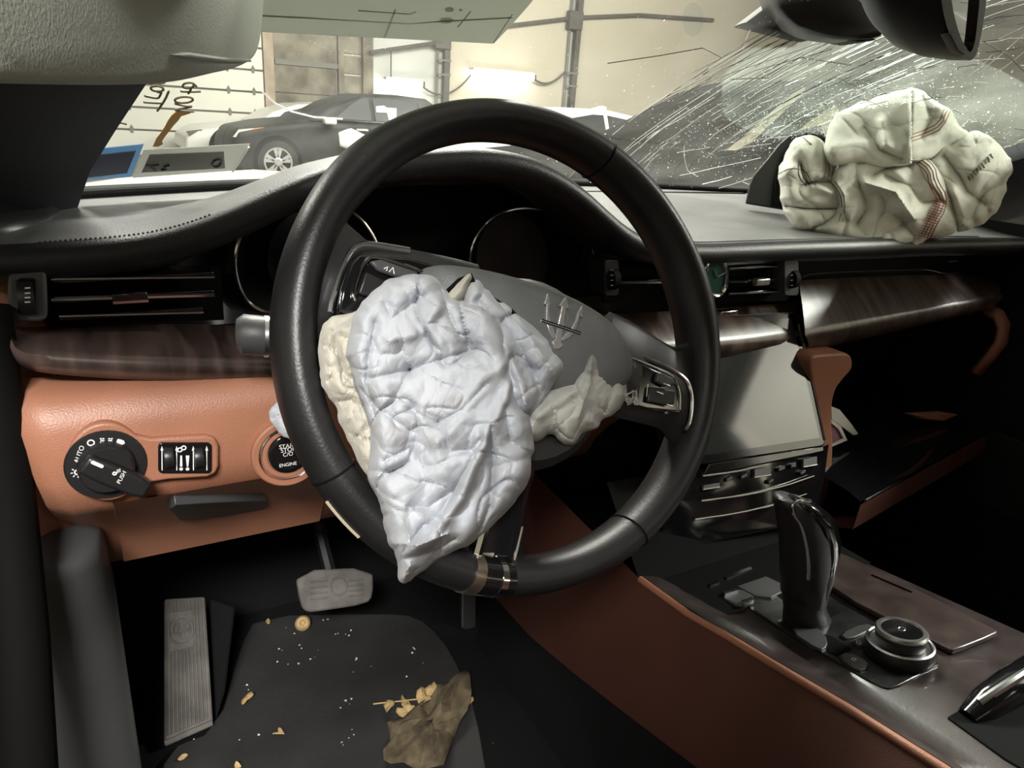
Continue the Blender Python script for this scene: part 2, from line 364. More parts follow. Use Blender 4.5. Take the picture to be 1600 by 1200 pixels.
def car(name, lab, x0, y0, body, belt, green, wins, paint, wheels, rw=.33, width=1.8, glass=None, lamp=None, arch=True):
    """body / green: (x, z) side outlines from front to back, metres above ground; near flank at y0"""
    t = thing(name, (x0 + 2.2, y0 + .9, G), lab, 'car')
    n = len(body)
    sec = []
    for y, i in ((0, .10), (.05, .03), (.3, 0), (width - .3, 0), (width - .05, .03), (width, .10)):
        sec.append([V((x0 + x, y0 + y, G + z - (i if z > .5 else 0))) for x, z in body])
    mk('body', loft(sec, cu=True, caps=True), paint, t, bevel=.03)
    zr = max(z for x, z in green)
    def side(x, z, e=0):
        return V((x0 + x, y0 + .06 + .24 * max(0, z - belt) / (zr - belt) - e, G + z))
    near = [side(x, z) for x, z in green]; far = [V((p.x, 2 * y0 + width - p.y, p.z)) for p in near]
    mk('roof', loft([near, far], cu=True, caps=True), paint, t, bevel=.04)
    for pts in wins:
        mk('side_window', prism([side(x, z, .012) for x, z in pts], (0, -1, .2), .01), glass or M['carglass'], t, smooth=False)
    for wx in wheels:
        if arch:
            fr = Frame((x0 + wx, y0 - .005, G + rw + .02), (1, 0, 0), (0, 0, 1))
            mk('wheel_arch', prism([fr(a, b, .006) for a, b in circ(0, 0, rw * 1.16, n=24)], fr.n, .02), M['void'], t, smooth=False)
        wheel(x0 + wx, y0 - .012, rw, t)
    return t, side
dark = pm('dusty_black_paint', S(62, 63, 60), .6, col2=S(22, 23, 23), vscale=2.2, spec=.3)
white = pm('white_paint', S(235, 235, 228), .35, coat=.3)
# dark hatchback in the middle
vx = 2.05
t, side = car('hatchback', 'dusty dark hatchback parked side-on in front of the concrete wall', vx, 12.4,
    [(0, .35), (.02, .62), (.12, .80), (.55, .90), (1.15, .98), (2.0, 1.0), (3.4, 1.0), (4.0, 1.0), (4.15, .8), (4.2, .4), (4.1, .2), (.15, .2)], .98,
    [(1.2, .96), (1.72, 1.26), (2.15, 1.41), (2.75, 1.45), (3.3, 1.42), (3.9, 1.05), (3.95, .96)],
    [[(1.62, 1.02), (1.95, 1.26), (2.12, 1.35), (2.25, 1.37), (2.25, 1.02)], [(2.32, 1.02), (2.32, 1.37), (2.75, 1.38), (3.05, 1.34), (3.1, 1.02)], [(3.17, 1.02), (3.13, 1.33), (3.4, 1.28), (3.65, 1.04)]], dark, (.68, 3.35), .33)
mk('headlight', prism([side(x, z, .02) for x, z in ((.03, .68), (.12, .79), (.5, .84), (.25, .66))], (0, -1, 0), .03), M['lamp'], t, smooth=False)
mk('indicator', prism([side(x, z, .024) for x, z in ((.3, .72), (.5, .84), (.34, .82))], (0, -1, 0), .01), M['amber'], t, smooth=False)
mk('mirror', boxc((vx + 1.5, 12.32, G + .98), (.2, .16, .1)), white, t, bevel=.03)
mk('door_handle', box(vx + 1.95, vx + 2.15, 12.36, 12.4, G + .86, G + .89), M['chrome'], t, smooth=False)
mk('window_trim', tube([side(x, z, .015) for x, z in ((1.42, 1.0), (2.3, 1.0), (3.7, 1.0))], .012, 6), M['chrome'], t)
mk('painted_inside_light', prism([side(x, z, .02) for x, z in ((2.35, 1.16), (2.36, 1.25), (2.5, 1.27), (2.55, 1.24), (2.72, 1.24), (2.68, 1.05), (2.55, 1.05), (2.54, 1.16))], (0, -1, .2), .005), pm('mint_light_paint', S(190, 214, 196), .4), t, smooth=False)  # pale patch; light showing inside the car is put into its colour
# dented white fender lying against the dark hatchback
tag(mk('loose_fender', loft([[V((vx + 1.62 + .55 * a, 12.2 + .05 * b, G + .62 + .28 * b - .2 * a * (1 - b) - .22 * abs(a - .35) * b)) for a in [k / 8 for k in range(9)]] for b in (0, .3, .6, 1)]), white, solid=.02), 'white car fender leaning on the flank of the dark hatchback', 'car part')
# white coupe at the left
t, side = car('coupe', 'white low coupe parked behind the dark hatchback', 1.62, 14.6,
    [(0, .3), (.05, .55), (.25, .68), (.8, .76), (1.45, .82), (2.2, .86), (3.4, .88), (4.1, .9), (4.3, .7), (4.3, .3), (4.1, .2), (.2, .2)], .82,
    [(1.25, .8), (1.6, 1.02), (2.05, 1.17), (2.6, 1.22), (3.1, 1.2), (3.9, .9), (3.9, .82)],
    [[(1.6, .88), (1.8, 1.03), (2.15, 1.12), (2.6, 1.16), (2.6, .9)], [(2.66, .9), (2.66, 1.16), (3.05, 1.13), (3.6, .93)]], white, (.78, 3.3), .33, glass=pm('dusty_window', (.03, .03, .03, 1), .6))
mk('headlight', prism([side(x, z, .02) for x, z in ((.05, .62), (.3, .66), (.42, .6), (.12, .5))], (0, -1, 0), .03), M['steel'], t, smooth=False)
# white saloon behind the rim
t, side = car('saloon', 'white saloon with curved roof right of the wheel rim top', 4.6, 9.6,
    [(0, .35), (.02, .65), (.3, .85), (1.3, .95), (2.2, .98), (4.0, 1.0), (4.5, .98), (4.65, .7), (4.6, .3), (4.4, .2), (.2, .2)], .95,
    [(1.1, .93), (1.7, 1.3), (2.1, 1.42), (2.6, 1.44), (3.2, 1.36), (3.75, 1.12), (3.9, .95)],
    [[(1.5, 1.0), (1.85, 1.28), (2.3, 1.36), (2.5, 1.36), (2.5, 1.0)], [(2.58, 1.0), (2.58, 1.36), (3.0, 1.31), (3.35, 1.16), (3.4, 1.0)]], white, (.85, 3.75), .33)
mk('roof_fin', prism([V((4.6 + x, 10.5, G + z)) for x, z in ((2.7, 1.43), (2.95, 1.5), (3.02, 1.48), (3.0, 1.4))], (0, -1, 0), .08), white, t, smooth=False)
# dark SUV close on the right
see = pm('pale_view_paint', S(208, 206, 186), .3)  # pale paint; bright wall seen through the window is put into its colour
sx, sy = 2.95, 4.45
t, side = car('sport_utility_car', 'big dusty dark car seen through the cracked right half of the windshield', sx, sy,
    [(0, .4), (.03, .85), (.25, 1.03), (1.0, 1.12), (1.7, 1.18), (2.4, 1.2), (4.4, 1.24), (4.75, 1.1), (4.8, .5), (4.7, .3), (.2, .3)], 1.18,
    [(1.45, 1.16), (1.7, 1.26), (2.35, 1.62), (2.75, 1.74), (3.3, 1.80), (4.3, 1.76), (4.65, 1.2)],
    [[(3.0, 1.24), (3.05, 1.66), (3.6, 1.70), (3.65, 1.24)], [(3.75, 1.24), (3.72, 1.69), (4.2, 1.65), (4.45, 1.26)]], dark, (.95, 3.9), .4, width=1.95, glass=M['carglass'])
mk('side_window', prism([side(x, z, .014) for x, z in smooth_closed([(2.28, 1.25), (2.36, 1.36), (2.86, 1.58), (2.93, 1.55), (2.88, 1.25)], 1)], (0, -1, .2), .01), see, t, smooth=False)
mk('pillar_trim', prism([side(x, z, .016) for x, z in ((1.5, 1.17), (1.72, 1.28), (2.35, 1.64), (2.5, 1.70), (2.5, 1.66), (2.36, 1.58), (1.8, 1.24), (1.62, 1.17))], (0, -1, .2), .01), see, t, smooth=False)
mk('mirror', boxc((sx + 2.12, sy - .1, G + 1.2), (.26, .18, .16)), dark, t, bevel=.05)
mk('roof_rail', tube([side(x, z, .0) for x, z in ((2.8, 1.77), (3.3, 1.83), (4.2, 1.80))], .018, 6), M['satin'], t)
mk('chrome_strip', tube([side(x, z, .016) for x, z in ((2.2, 1.205), (3.0, 1.215), (4.4, 1.23))], .012, 6), M['chrome'], t)
# bonnet of this car
hd = pm('bonnet_paint', S(176, 176, 170), .4, col2=S(150, 150, 144), vscale=5, coat=.2)
rows = []
for j in range(9):
    y = 1.19 + .16 * j; row = []
    for i in range(25):
        x = -.12 + 1.56 * i / 24; q = (x - .66) / .78
        yy = y - .26 * q * q
        row.append(V((x, yy, .957 - .012 * j + .012 * noise.noise((x * 6, yy * 6, 0)) - (.05 * abs(q) ** 4))))
    rows.append(row)
tag(mk('bonnet', loft(rows), hd, solid=.01), 'pale bonnet rear edge just beyond the windshield base', 'car part')
# ================================================================== windshield, pillars, roof
def WY(x): return 1.16 - .44 * (x - .66) ** 2
def wz(x, y): return .978 + (WY(x) - y) * .44
def onw(u, v, e=0):
    d = ray(u, v); a, b = .15, 4.0
    f = lambda t: (CAM + d * t).z - wz((CAM + d * t).x, (CAM + d * t).y)
    fa = f(a)
    for _ in range(50):
        m = (a + b) / 2
        if (f(m) < 0) == (fa < 0): a = m
        else: b = m
    p = CAM + d * a
    return p + wn(p) * e
def wn(p):                                    # inward normal of the glass
    return V((.44 * .88 * (p.x - .66), -.44, -1)).normalized()
def wp(x, y, e=0):
    p = V((x, y, wz(x, y))); return p + wn(p) * e
xs = [-.06 + 1.44 * k / 36 for k in range(37)]
rows = [[wp(x, WY(x) + .02 - (WY(x) + .02 - .34) * j / 10) for x in xs] for j in range(11)]
ws = mk('window_1', loft(rows), M['glass'], ang=60, label='dusty windshield, shattered on the passenger side', kind='structure')
mk('cowl_seal', tube([V((x, WY(x) - .004, .980)) for x in xs], .008, 8), M['void'], ws)
# pillars
def strip(rows, name, lab, mat):
    return mk(name, loft(rows), mat, solid=.012, label=lab, kind='structure')
pr = [((100, 352), .90), ((112, 318), .88), ((130, 262), .80), ((170, 195), .71), ((212, 128), .62), ((262, 40), .52), ((310, -60), .43), ((360, -190), .35)]
R0 = [at(u, v, Y=y) for (u, v), y in pr]
L1 = [p + V((-.035, -.05, .004)) for p in R0]; L2 = [p + V((-.10, -.08, .0)) for p in R0]; L3 = [p + V((-.22, -.06, -.03)) for p in R0]
B1 = [p + V((-.012, .06, 0)) for p in R0]
M['pillar'] = pm('pillar_fabric', (.016, .017, .02, 1), .75, bump=.2, bscale=900, spec=.25)
strip([B1, R0, L1, L2, L3], 'trim_2', 'dark driver side windshield pillar', M['pillar'])
mir = lambda r: [V((1.34 - p.x, p.y, p.z)) for p in r]
strip([mir(B1), mir(R0), mir(L1), mir(L2), mir(L3)], 'trim_3', 'dark passenger side windshield pillar', M['pillar'])
mk('pillar_foot', loft([[at(u, v, Y=y) for u, v, y in r] for r in (((95, 318, .92), (104, 335, .90), (105, 356, .86)), ((60, 330, .80), (70, 350, .78), (72, 366, .76)), ((-20, 340, .70), (-20, 365, .70), (-20, 380, .70)))]), M['plastic'], bpy.data.objects['trim_2'], solid=.01)
# roof and door frames (over and behind the camera)
rows = []
for j in range(9):
    y = .36 - 2.2 * j / 8
    rows.append([V((-.02 + 1.38 * i / 12, y - (.05 * ((i - 6) / 6) ** 2 if j == 0 else 0), (1.42 - .05 * ((i - 6) / 6) ** 2) - (.02 if j == 0 else 0))) for i in range(13)])
mk('ceiling_headliner', loft(rows), M['headliner'], solid=.03, label='grey headliner of the car roof', kind='structure')
for i, x in enumerate((-.10, 1.36)):
    mk('trim_%d' % (4 + i), loft([[V((x + a, y0, z)) for a, z in ((0, .1), (0, .95), (.06 if i == 0 else -.06, 1.36))] for y0 in ((-.50, -.20) if i == 0 else (-.55, -.24))]), M['plastic'], solid=.06, label=('driver' if i == 0 else 'passenger') + ' side door pillar beside the seat back', kind='structure')
    mk('trim_%d' % (6 + i), loft([[V((x + (.07 if i == 0 else -.07), y, z)) for z in (1.355, 1.40)] for y in (-1.9, .3)]), M['plastic'], solid=.04, label=('driver' if i == 0 else 'passenger') + ' side roof rail', kind='structure')
mk('wall_rear_shelf', box(0, 1.32, -1.95, -1.35, .2, .95), M['leather'], smooth=False, bevel=.03, label='rear bench and shelf of the cabin', kind='structure')
mk('door_2', join(loft([[V((-.16, .66, z)), V((-.55, .44, z)), V((-1.05, .16, z))] for z in (.1, .5, .95)]), loft([[V((-.16, .66, z)), V((-.16, .66, z + .01))] for z in (.9, .94)])), M['leather'], solid=.06, label='open driver door beyond the left edge of the picture', kind='structure')
# passenger door
pd = thing('passenger_door', (1.40, .2, .2), 'dark passenger door with window beyond the dashboard', 'car door')
mk('door_panel', loft([[V((1.46 - a, y, z)) for a, z in ((.0, .12), (.05, .3), (.07, .6), (.03, .62), (.02, .85), (.0, .93))] for y in (-.24, .1, .45, .75)]), M['leather'], pd, solid=.03)
mk('armrest', box(1.38, 1.44, -.06, .35, .60, .67), M['brownshade'], pd, bevel=.02)
mk('window_glass', loft([[V((1.46, y, .94)), V((1.38, y, 1.36))] for y in (-.24, .6)]), glass_mat('door_glass', (.9, .93, .9, 1), .06, gl=.05), pd)

# ------------------------------------------------------------------ writing, stickers, paper on the glass
def zpx(pts): return [(160 + x / 6.154, 110 + y / 6.154) for x, y in pts]
def stroke(pts, r=.0010): return tube([onw(u, v, .002) for u, v in zpx(smooth_open(pts, 1))], r, 6)
ell = lambda cx, cy, rx, ry, rot=0: [(cx + rx * math.cos(a) * math.cos(rot) - ry * math.sin(a) * math.sin(rot), cy + rx * math.cos(a) * math.sin(rot) + ry * math.sin(a) * math.cos(rot)) for a in [2 * PI * k / 18 for k in range(19)]]
strokes = [[(400, 285), (500, 292), (580, 295)], [(640, 180), (605, 262), (530, 370)], [(410, 225), (490, 242), (542, 247), (560, 215), (572, 185), (530, 190)], ell(528, 155, 62, 26, .1), [(455, 98), (540, 104), (605, 95)],
           [(700, 300), (790, 322), (885, 325), (770, 345), (680, 362), (780, 372), (880, 378)], ell(785, 264, 88, 30, -.05), [(755, 180), (850, 186), (945, 182)], [(856, 150), (845, 178), (828, 202)], ell(828, 124, 54, 27, -.1), [(875, 105), (905, 132)], [(120, 476), (200, 486), (230, 497)]]
mk('marker_writing', join(*[stroke(s) for s in strokes]), pm('marker_ink', S(78, 68, 40), .6), ws)
mk('paint_streak', prism([onw(u, v, .002) for u, v in zpx([(720, 372), (800, 372), (880, 374), (840, 398), (760, 422), (735, 460), (690, 508), (650, 560), (600, 625), (575, 665), (585, 690), (540, 716), (487, 716), (520, 640), (560, 590), (600, 530), (630, 470), (665, 420)])], (0, -.4, -1), .0006), pm('yellow_paint', S(172, 122, 20), .5), ws, smooth=False)
def sticker(name, quad, inner, m1, m2, lab):
    t = thing(name, onw(*quad[0], .003), lab, 'sticker')
    mk('border', prism([onw(u, v, .003) for u, v in quad], (0, -.4, -1), .0006), m1, t, smooth=False)
    mk('face', prism([onw(u, v, .0042) for u, v in inner], (0, -.4, -1), .0006), m2, t, smooth=False)
    return t
def film(name, col, tr):
    m = bpy.data.materials.new(name); m.use_nodes = True; nt = m.node_tree; b = nt.nodes['Principled BSDF']; b.inputs['Base Color'].default_value = col; b.inputs['Roughness'].default_value = .6
    t = nt.nodes.new('ShaderNodeBsdfTranslucent'); t.inputs[0].default_value = col
    x = nt.nodes.new('ShaderNodeMixShader'); x.inputs[0].default_value = tr; out = nt.nodes['Material Output']
    nt.links.new(b.outputs[0], x.inputs[1]); nt.links.new(t.outputs[0], x.inputs[2]); nt.links.new(x.outputs[0], out.inputs[0]); return m
sticker('window_sticker', [(128, 277), (153, 228), (225, 221), (205, 272)], [(126, 273), (156, 236), (213, 230), (199, 265)], film('blue_film', S(130, 160, 185), .55), film('navy_film', S(116, 122, 138), .5), 'blue framed sticker low on the windshield by the pillar')
st = sticker('window_sticker', [(208, 274), (225, 230), (391, 221), (363, 263)], [(222, 264), (235, 236), (350, 232), (352, 258)], film('grey_film', S(186, 187, 182), .5), film('smoke_film', S(150, 151, 146), .5), 'grey translucent sticker beside the blue one')
ink = pm('sticker_ink', S(48, 46, 38), .7)
for s in ([(435, 865), (490, 905), (515, 915)], [(480, 870), (548, 862)], [(570, 910), (620, 905), (600, 880), (650, 865)], ell(1105, 850, 48, 32, -.5)):
    mk('print', tube([onw(u, v, .0055) for u, v in zpx(s)], .0011, 5), ink, st)
mk('edge_tape', tube([onw(u, v, .005) for u, v in ((389, 223), (364, 262))], .0012, 5), M['white_print'], st)
pp = thing('paper_sheet', onw(560, 20, .004), 'grey-green paper sheet taped inside the top of the windshield', 'paper')
M['paper'] = film('green_paper', S(186, 189, 180), .5)
pts = [(300, 30), (380, 37), (480, 42), (600, 49), (700, 55), (771, 59), (800, 28), (826, -2), (880, -70), (600, -90), (300, -90)]
mk('sheet', prism([onw(u, v, .006) for u, v in pts], (0, -.4, -1), .0008), M['paper'], pp, smooth=False)
crease = pm('paper_crease', S(160, 163, 154), .8)
for s in ([(386, 8), (520, 16), (640, 23), (800, 15)], [(618, 0), (600, 45)], [(735, 5), (715, 30)], [(800, 10), (771, 55)], [(560, 2), (640, 8), (650, 4)]):
    mk('crease', tube([onw(u, v, .0075) for u, v in s], .0006, 4), crease, pp)
for cx, cy, rx, ry in ((697, 19, 11, 5), (702, 2, 7, 4), (720, 3, 3, 2)):
    mk('blot', prism([onw(u, v, .0075) for u, v in circ(cx, cy, rx, ry, 14)], (0, -.4, -1), .0004), film('blot_film', S(230, 232, 224), .6), pp, smooth=False)

# ------------------------------------------------------------------ cracks
rnd = random.Random(11)
I0 = onw(1440, 195); I1 = onw(1490, 70)
def slope_pt(dx, dy, e=.0015, I0=I0):
    """dx along the car's width, dy up the glass from the impact"""
    x = I0.x + dx; y = I0.y - dy * .915
    if x < .1 or x > 1.36 or y > WY(x) - .005 or y < .42: return None
    return wp(x, y, e)
dk, lt, specks = [], [], []
for k in range(190):                          # long arcs round the impact
    r = rnd.uniform(.17, .46); a = rnd.gauss(PI - .15, .35); sp = rnd.uniform(.12, .5) * rnd.choice((-1, 1)); pts = []; j = 0; n = 9
    for i in range(n):
        j += rnd.gauss(0, .0016); t = a + sp * i / (n - 1)
        p = slope_pt(math.cos(t) * (r + j), math.sin(t) * (r + j) * 1.75)
        if p is None: break
        pts.append(p)
    if len(pts) > 2: (dk if rnd.random() < .62 else lt).append(tube(pts, rnd.uniform(.00025, .00055), 4))
for k in range(70):                           # short radials
    a = rnd.uniform(0, 2 * PI); r0 = rnd.uniform(.10, .3); r1 = r0 + rnd.uniform(.03, .14); pts = []
    for i in range(6):
        r = r0 + (r1 - r0) * i / 5; p = slope_pt(math.cos(a) * r + rnd.gauss(0, .002), math.sin(a) * r * 1.4)
        if p is None: break
        pts.append(p)
    if len(pts) > 2: (dk if rnd.random() < .6 else lt).append(tube(pts, rnd.uniform(.0003, .0005), 4))
for k in range(110):
    r = .04 + rnd.random() ** 1.3 * .34; a = rnd.uniform(0, 2 * PI); s = rnd.uniform(.1, .5)
    pts = [slope_pt(math.cos(a + s * i / 5) * r * (1 + .03 * rnd.gauss(0, 1)), math.sin(a + s * i / 5) * r) for i in range(6)]
    if all(pts): (dk if rnd.random() < .5 else lt).append(tube(pts, .0004, 4))
for s in ([(949, 97), (1030, 85), (1098, 73)], [(1081, 112), (1120, 92), (1158, 72), (1172, 48)], [(1040, 150), (1130, 105), (1245, 58)], [(1020, 165), (1120, 120), (1290, 62)], [(1060, 160), (1180, 108), (1300, 75)], [(1140, 122), (1200, 120), (1250, 88), (1330, 100)], [(1535, 62), (1575, 85), (1600, 110)], [(1480, 70), (1560, 60), (1600, 40)], [(1540, 80), (1585, 75), (1600, 70)]):
    dk.append(tube([onw(u, v, .0015) for u, v in s], .0005, 4))
for s in ([(1098, 73), (1128, 88)], [(1160, 70), (1168, 55), (1172, 45)], [(410, 141), (428, 158), (455, 172), (490, 181), (535, 184)]):
    lt.append(tube([onw(u, v, .0015) for u, v in s], .0009, 4))
mk('crack_lines', join(*dk), pm('crack_dark', S(70, 74, 66), .6), ws, kind='stuff')
mk('crack_glints', join(*lt), pm('crack_bright', (.9, .93, .88, 1), .25, emit=None), ws, kind='stuff')
for k in range(6800):
    r = abs(rnd.gauss(0, .17)); a = rnd.uniform(0, 2 * PI)
    if rnd.random() < .62: a = rnd.gauss(PI + .25, .5); r *= 1.5
    p = slope_pt(math.cos(a) * r, math.sin(a) * r, .002 + rnd.random() * .003)
    if p is None: continue
    s = rnd.uniform(.0003, .0013); d = V((rnd.gauss(0, 1), rnd.gauss(0, 1), rnd.gauss(0, .6))).normalized(); e = d.orthogonal().normalized()
    q = d.cross(e)
    specks.append(([p + d * s * rnd.uniform(.6, 2.4), p + e * s, p - d * s, p + q * s * .7], [(0, 1, 2), (0, 2, 3), (0, 3, 1), (1, 3, 2)]))
for k in range(170):  # bright sparkle round the wall lights, put in as pale specks
    u, v = (rnd.gauss(790, 45), rnd.gauss(88, 18)) if k < 110 else (rnd.gauss(545, 45), rnd.gauss(70, 20))
    p = onw(u, v, .002); s = rnd.uniform(.0003, .0008)
    specks.append(([p + V((s, 0, 0)), p + V((0, s, 0)), p - V((s, 0, 0)), p + V((0, 0, s))], [(0, 1, 2), (0, 2, 3), (0, 3, 1), (1, 3, 2)]))
mk('chips_and_sparkle', join(*specks), pm('crushed_glass_sparkle', (.88, .95, .90, 1), .3, spec=.8), ws, smooth=False, kind='stuff')
# crushed milky area of the laminated glass
rows = []
for j in range(15):
    r = j / 14
    rows.append([wp(min(1.36, max(.3, I0.x - .06 + .36 * r * math.cos(a) * (1.0 + .12 * math.sin(3 * a)))), min(WY(I0.x) - .06, I0.y - .16 * r * math.sin(a) * (1 + .15 * math.cos(2 * a))), .0008) for a in [2 * PI * k / 40 for k in range(40)]])
mk('crushed_layer', loft(rows, cu=True), glass_mat('crushed_laminate', (.93, .98, .95, 1), .12, (.80, .90, .84, 1), gl=.02), ws)

# ------------------------------------------------------------------ sun visor
va, vb = at(0, 130, Y=.30), at(384, 60, Y=.58)
vf = Frame(va, V((vb.x - va.x, vb.y - va.y, 0)), (.0, .0, 1))
if vf.n.dot(CAM - va) < 0: vf.n = -vf.n
vo = smooth_closed([vf.uv(u, v) for u, v in ((-160, 120), (-60, 128), (60, 131), (150, 132), (235, 130), (290, 121), (345, 106), (372, 92), (382, 60), (386, 10), (392, -90), (380, -130), (200, -140), (-160, -120))], 2)
vt = thing('sun_visor', va, 'grey-green sun visor hanging at the upper left', 'sun visor')
rows = []
for d, h in ((-.004, -.014), (.0, -.006), (.0, .004), (-.003, .010), (-.010, .013), (-.02, .014)):
    cx = sum(p[0] for p in vo) / len(vo); cy = sum(p[1] for p in vo) / len(vo)
    rows.append([vf(x + (cx - x) / math.hypot(cx - x, cy - y) * -d, y + (cy - y) / math.hypot(cx - x, cy - y) * -d, h) for x, y in vo])
mk('visor_board', loft(rows, cu=True, caps=True), M['visor'], vt, ang=70)
q = [vf.uv(u, v) for u, v in ((215, 82), (235, 87), (300, 93), (352, 94), (348, 88), (300, 86), (240, 78))]
mk('edge_fold', prism([vf(a, b, .017) for a, b in q], vf.n, .006), M['visor'], vt, bevel=.002)
mk('pivot_rod', tube([vf(*vf.uv(386, -100), 0), vf(*vf.uv(430, -150), 0) + V((0, 0, .03))], .005, 8), M['greyplastic'], vt)

# ------------------------------------------------------------------ mirror and its mount
mt = thing('mirror_mount', onw(1300, 0, .02), 'dark sensor housing on the windshield left of the mirror', 'mirror mount')
fm = Frame(at(1300, 30, Y=.60), (.85, -.5, 0), (0, 0, 1))
hs = smooth_closed([(1203, -60), (1206, 0), (1235, 36), (1275, 56), (1330, 63), (1376, 61), (1393, 44), (1397, 0), (1397, -60)], 1)
def px_solid(fr, pts, d0, d1, shrink=.8):
    a = [fr.uv(u, v, d0) for u, v in pts]; cx = sum(p[0] for p in a) / len(a); cy = sum(p[1] for p in a) / len(a)
    return loft([[fr(cx + (x - cx) * k, cy + (y - cy) * k, d) for x, y in a] for k, d in ((shrink, d1 + .25 * (d0 - d1) - (d0 - d1) * .25), (1, d0 - (d0 - d1) * .6), (1, d0 - (d0 - d1) * .2), (.97, d0 - (d0 - d1) * .05), (.9, d0))], cu=True, caps=True)
mk('housing', px_solid(fm, hs, .02, -.06, .7), M['plastic'], mt, ang=60)
M['trimgrey'] = pm('mount_trim', S(40, 39, 34), .7)
mk('side_cover', px_solid(fm, [(1160, 36), (1205, 2), (1235, -30), (1262, 20), (1268, 62), (1225, 52)], -.03, -.09, .85), M['trimgrey'], mt, ang=30)
mk('under_cover', px_solid(fm, [(1270, 54), (1310, 60), (1345, 66), (1372, 62), (1360, 56), (1320, 52)], .012, -.04, .9), M['trimgrey'], mt, ang=30)
rm = thing('rear_view_mirror', at(1470, 40, X=.60), 'black rear view mirror turned edge-on at the top right', 'mirror')
fr = Frame(at(1505, 20, X=.60), (.94, .35, 0), (0, 0, 1))
ro = smooth_closed([(1466, -70), (1470, 0), (1479, 42), (1492, 74), (1506, 92), (1519, 96), (1528, 80), (1536, 40), (1542, 0), (1543, -70), (1522, -110), (1486, -110)], 2)
ri = smooth_closed([(1484, -66), (1486, 0), (1494, 38), (1504, 66), (1514, 82), (1519, 80), (1524, 64), (1527, 36), (1531, 0), (1532, -66), (1516, -96), (1494, -96)], 2)
o3 = [fr.px(u, v) for u, v in ro]; i3 = [fr.px(u, v) for u, v in ri]
mk('frame', loft([o3, i3, [p - fr.n * .006 for p in i3], [p - fr.n * .006 for p in o3]], cu=True, cv=True), M['plastic'], rm)
mk('mirror_glass', prism([p - fr.n * .004 for p in i3], fr.n, .002), pm('mirror_silver', (.9, .9, .88, 1), .04, 1), rm, smooth=False)
cen = sum(o3, V()) / len(o3)
sh = []
for k, d in ((1, 0), (1.02, -.012), (.98, -.03), (.85, -.045), (.55, -.055)):
    sh.append([cen + (p - cen) * k - fr.n * -d * 0 + fr.n * d * 1.0 - fr.x * (-d) * .6 for p in o3])
mk('housing', loft(sh, cu=True, caps=False), M['plastic'], rm, ang=60)
mk('mirror_button', px_solid(fr, [(1484, 52), (1494, 50), (1512, 76), (1508, 86), (1498, 80)], .003, -.004, .9), M['greyplastic'], rm)
mk('stalk', tube([cen - fr.n * .05, cen - fr.n * .08 + V((0, .06, .05)), onw(1400, -60, .01)], .01, 10), M['plastic'], rm)
# ================================================================== dashboard
D = thing('dashboard', (.66, .9, .6), 'black and tan leather dashboard with dark wood trim', 'dashboard')
ZB = [(-.12, .978), (-.052, .979), (-.035, .98), (.026, .983), (.06, .989), (.089, .999), (.126, 1.015), (.158, 1.03), (.192, 1.043), (.251, 1.055), (.302, 1.06), (.342, 1.062), (.393, 1.056), (.42, 1.046), (.45, 1.032), (.48, 1.013), (.505, .995), (.53, .98), (.553, .971), (.6, .964), (.644, .961), (.8, .961), (1.176, .957), (1.42, .95)]
X = [-.075 + 1.47 * k / 110 for k in range(111)]
def zb(x): return sum(lerp_tab(ZB, x + d) for d in (-.02, -.01, 0, .01, .02)) / 5
rows = []
for yoff, dz in ((.09, -.034), (.012, -.030), (-.004, -.022), (-.009, -.012), (-.006, -.004), (.0, .0), (.004, .0008)):
    rows.append([V((x, .66 + yoff, zb(x) + dz)) for x in X])
mk('brow_lip', loft(rows), M['leather'], D, ang=60)
rows = []
for j in range(15):
    s = j / 14
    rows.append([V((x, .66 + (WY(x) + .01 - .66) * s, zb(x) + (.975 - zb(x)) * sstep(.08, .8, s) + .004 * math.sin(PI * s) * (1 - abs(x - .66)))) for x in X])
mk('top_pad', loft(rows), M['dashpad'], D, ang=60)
st = []
for k in range(74):
    x = -.035 + .0017 * k
    if k % 2 == 0: st.append(tube([(x, .664, zb(x) + .0012), (x + .0017, .664, zb(x + .0017) + .0012)], .0007, 4))
mk('stitching', join(*st), pm('thread', S(90, 70, 58), .8), D, kind='stuff')
mk('seam', tube([(x, .672, zb(x) + .0004) for x in X[50:100]], .0011, 5), M['leather'], D)
# front fascia with the instrument hollow
def fy(x): return .725 + .05 * sstep(.06, .12, x) * (1 - sstep(.54, .60, x))
mk('fascia', loft([[V((x, .68, zb(x) - .026)) for x in X], [V((x, fy(x), zb(x) - .032)) for x in X], [V((x, fy(x), .925)) for x in X], [V((x, .735, .885)) for x in X], [V((x, .74, .84)) for x in X]]), M['plastic'], D)
mk('defroster_slot', box(.2, 1.1, 1.04, 1.055, .972, .9775), M['void'], D, smooth=False)
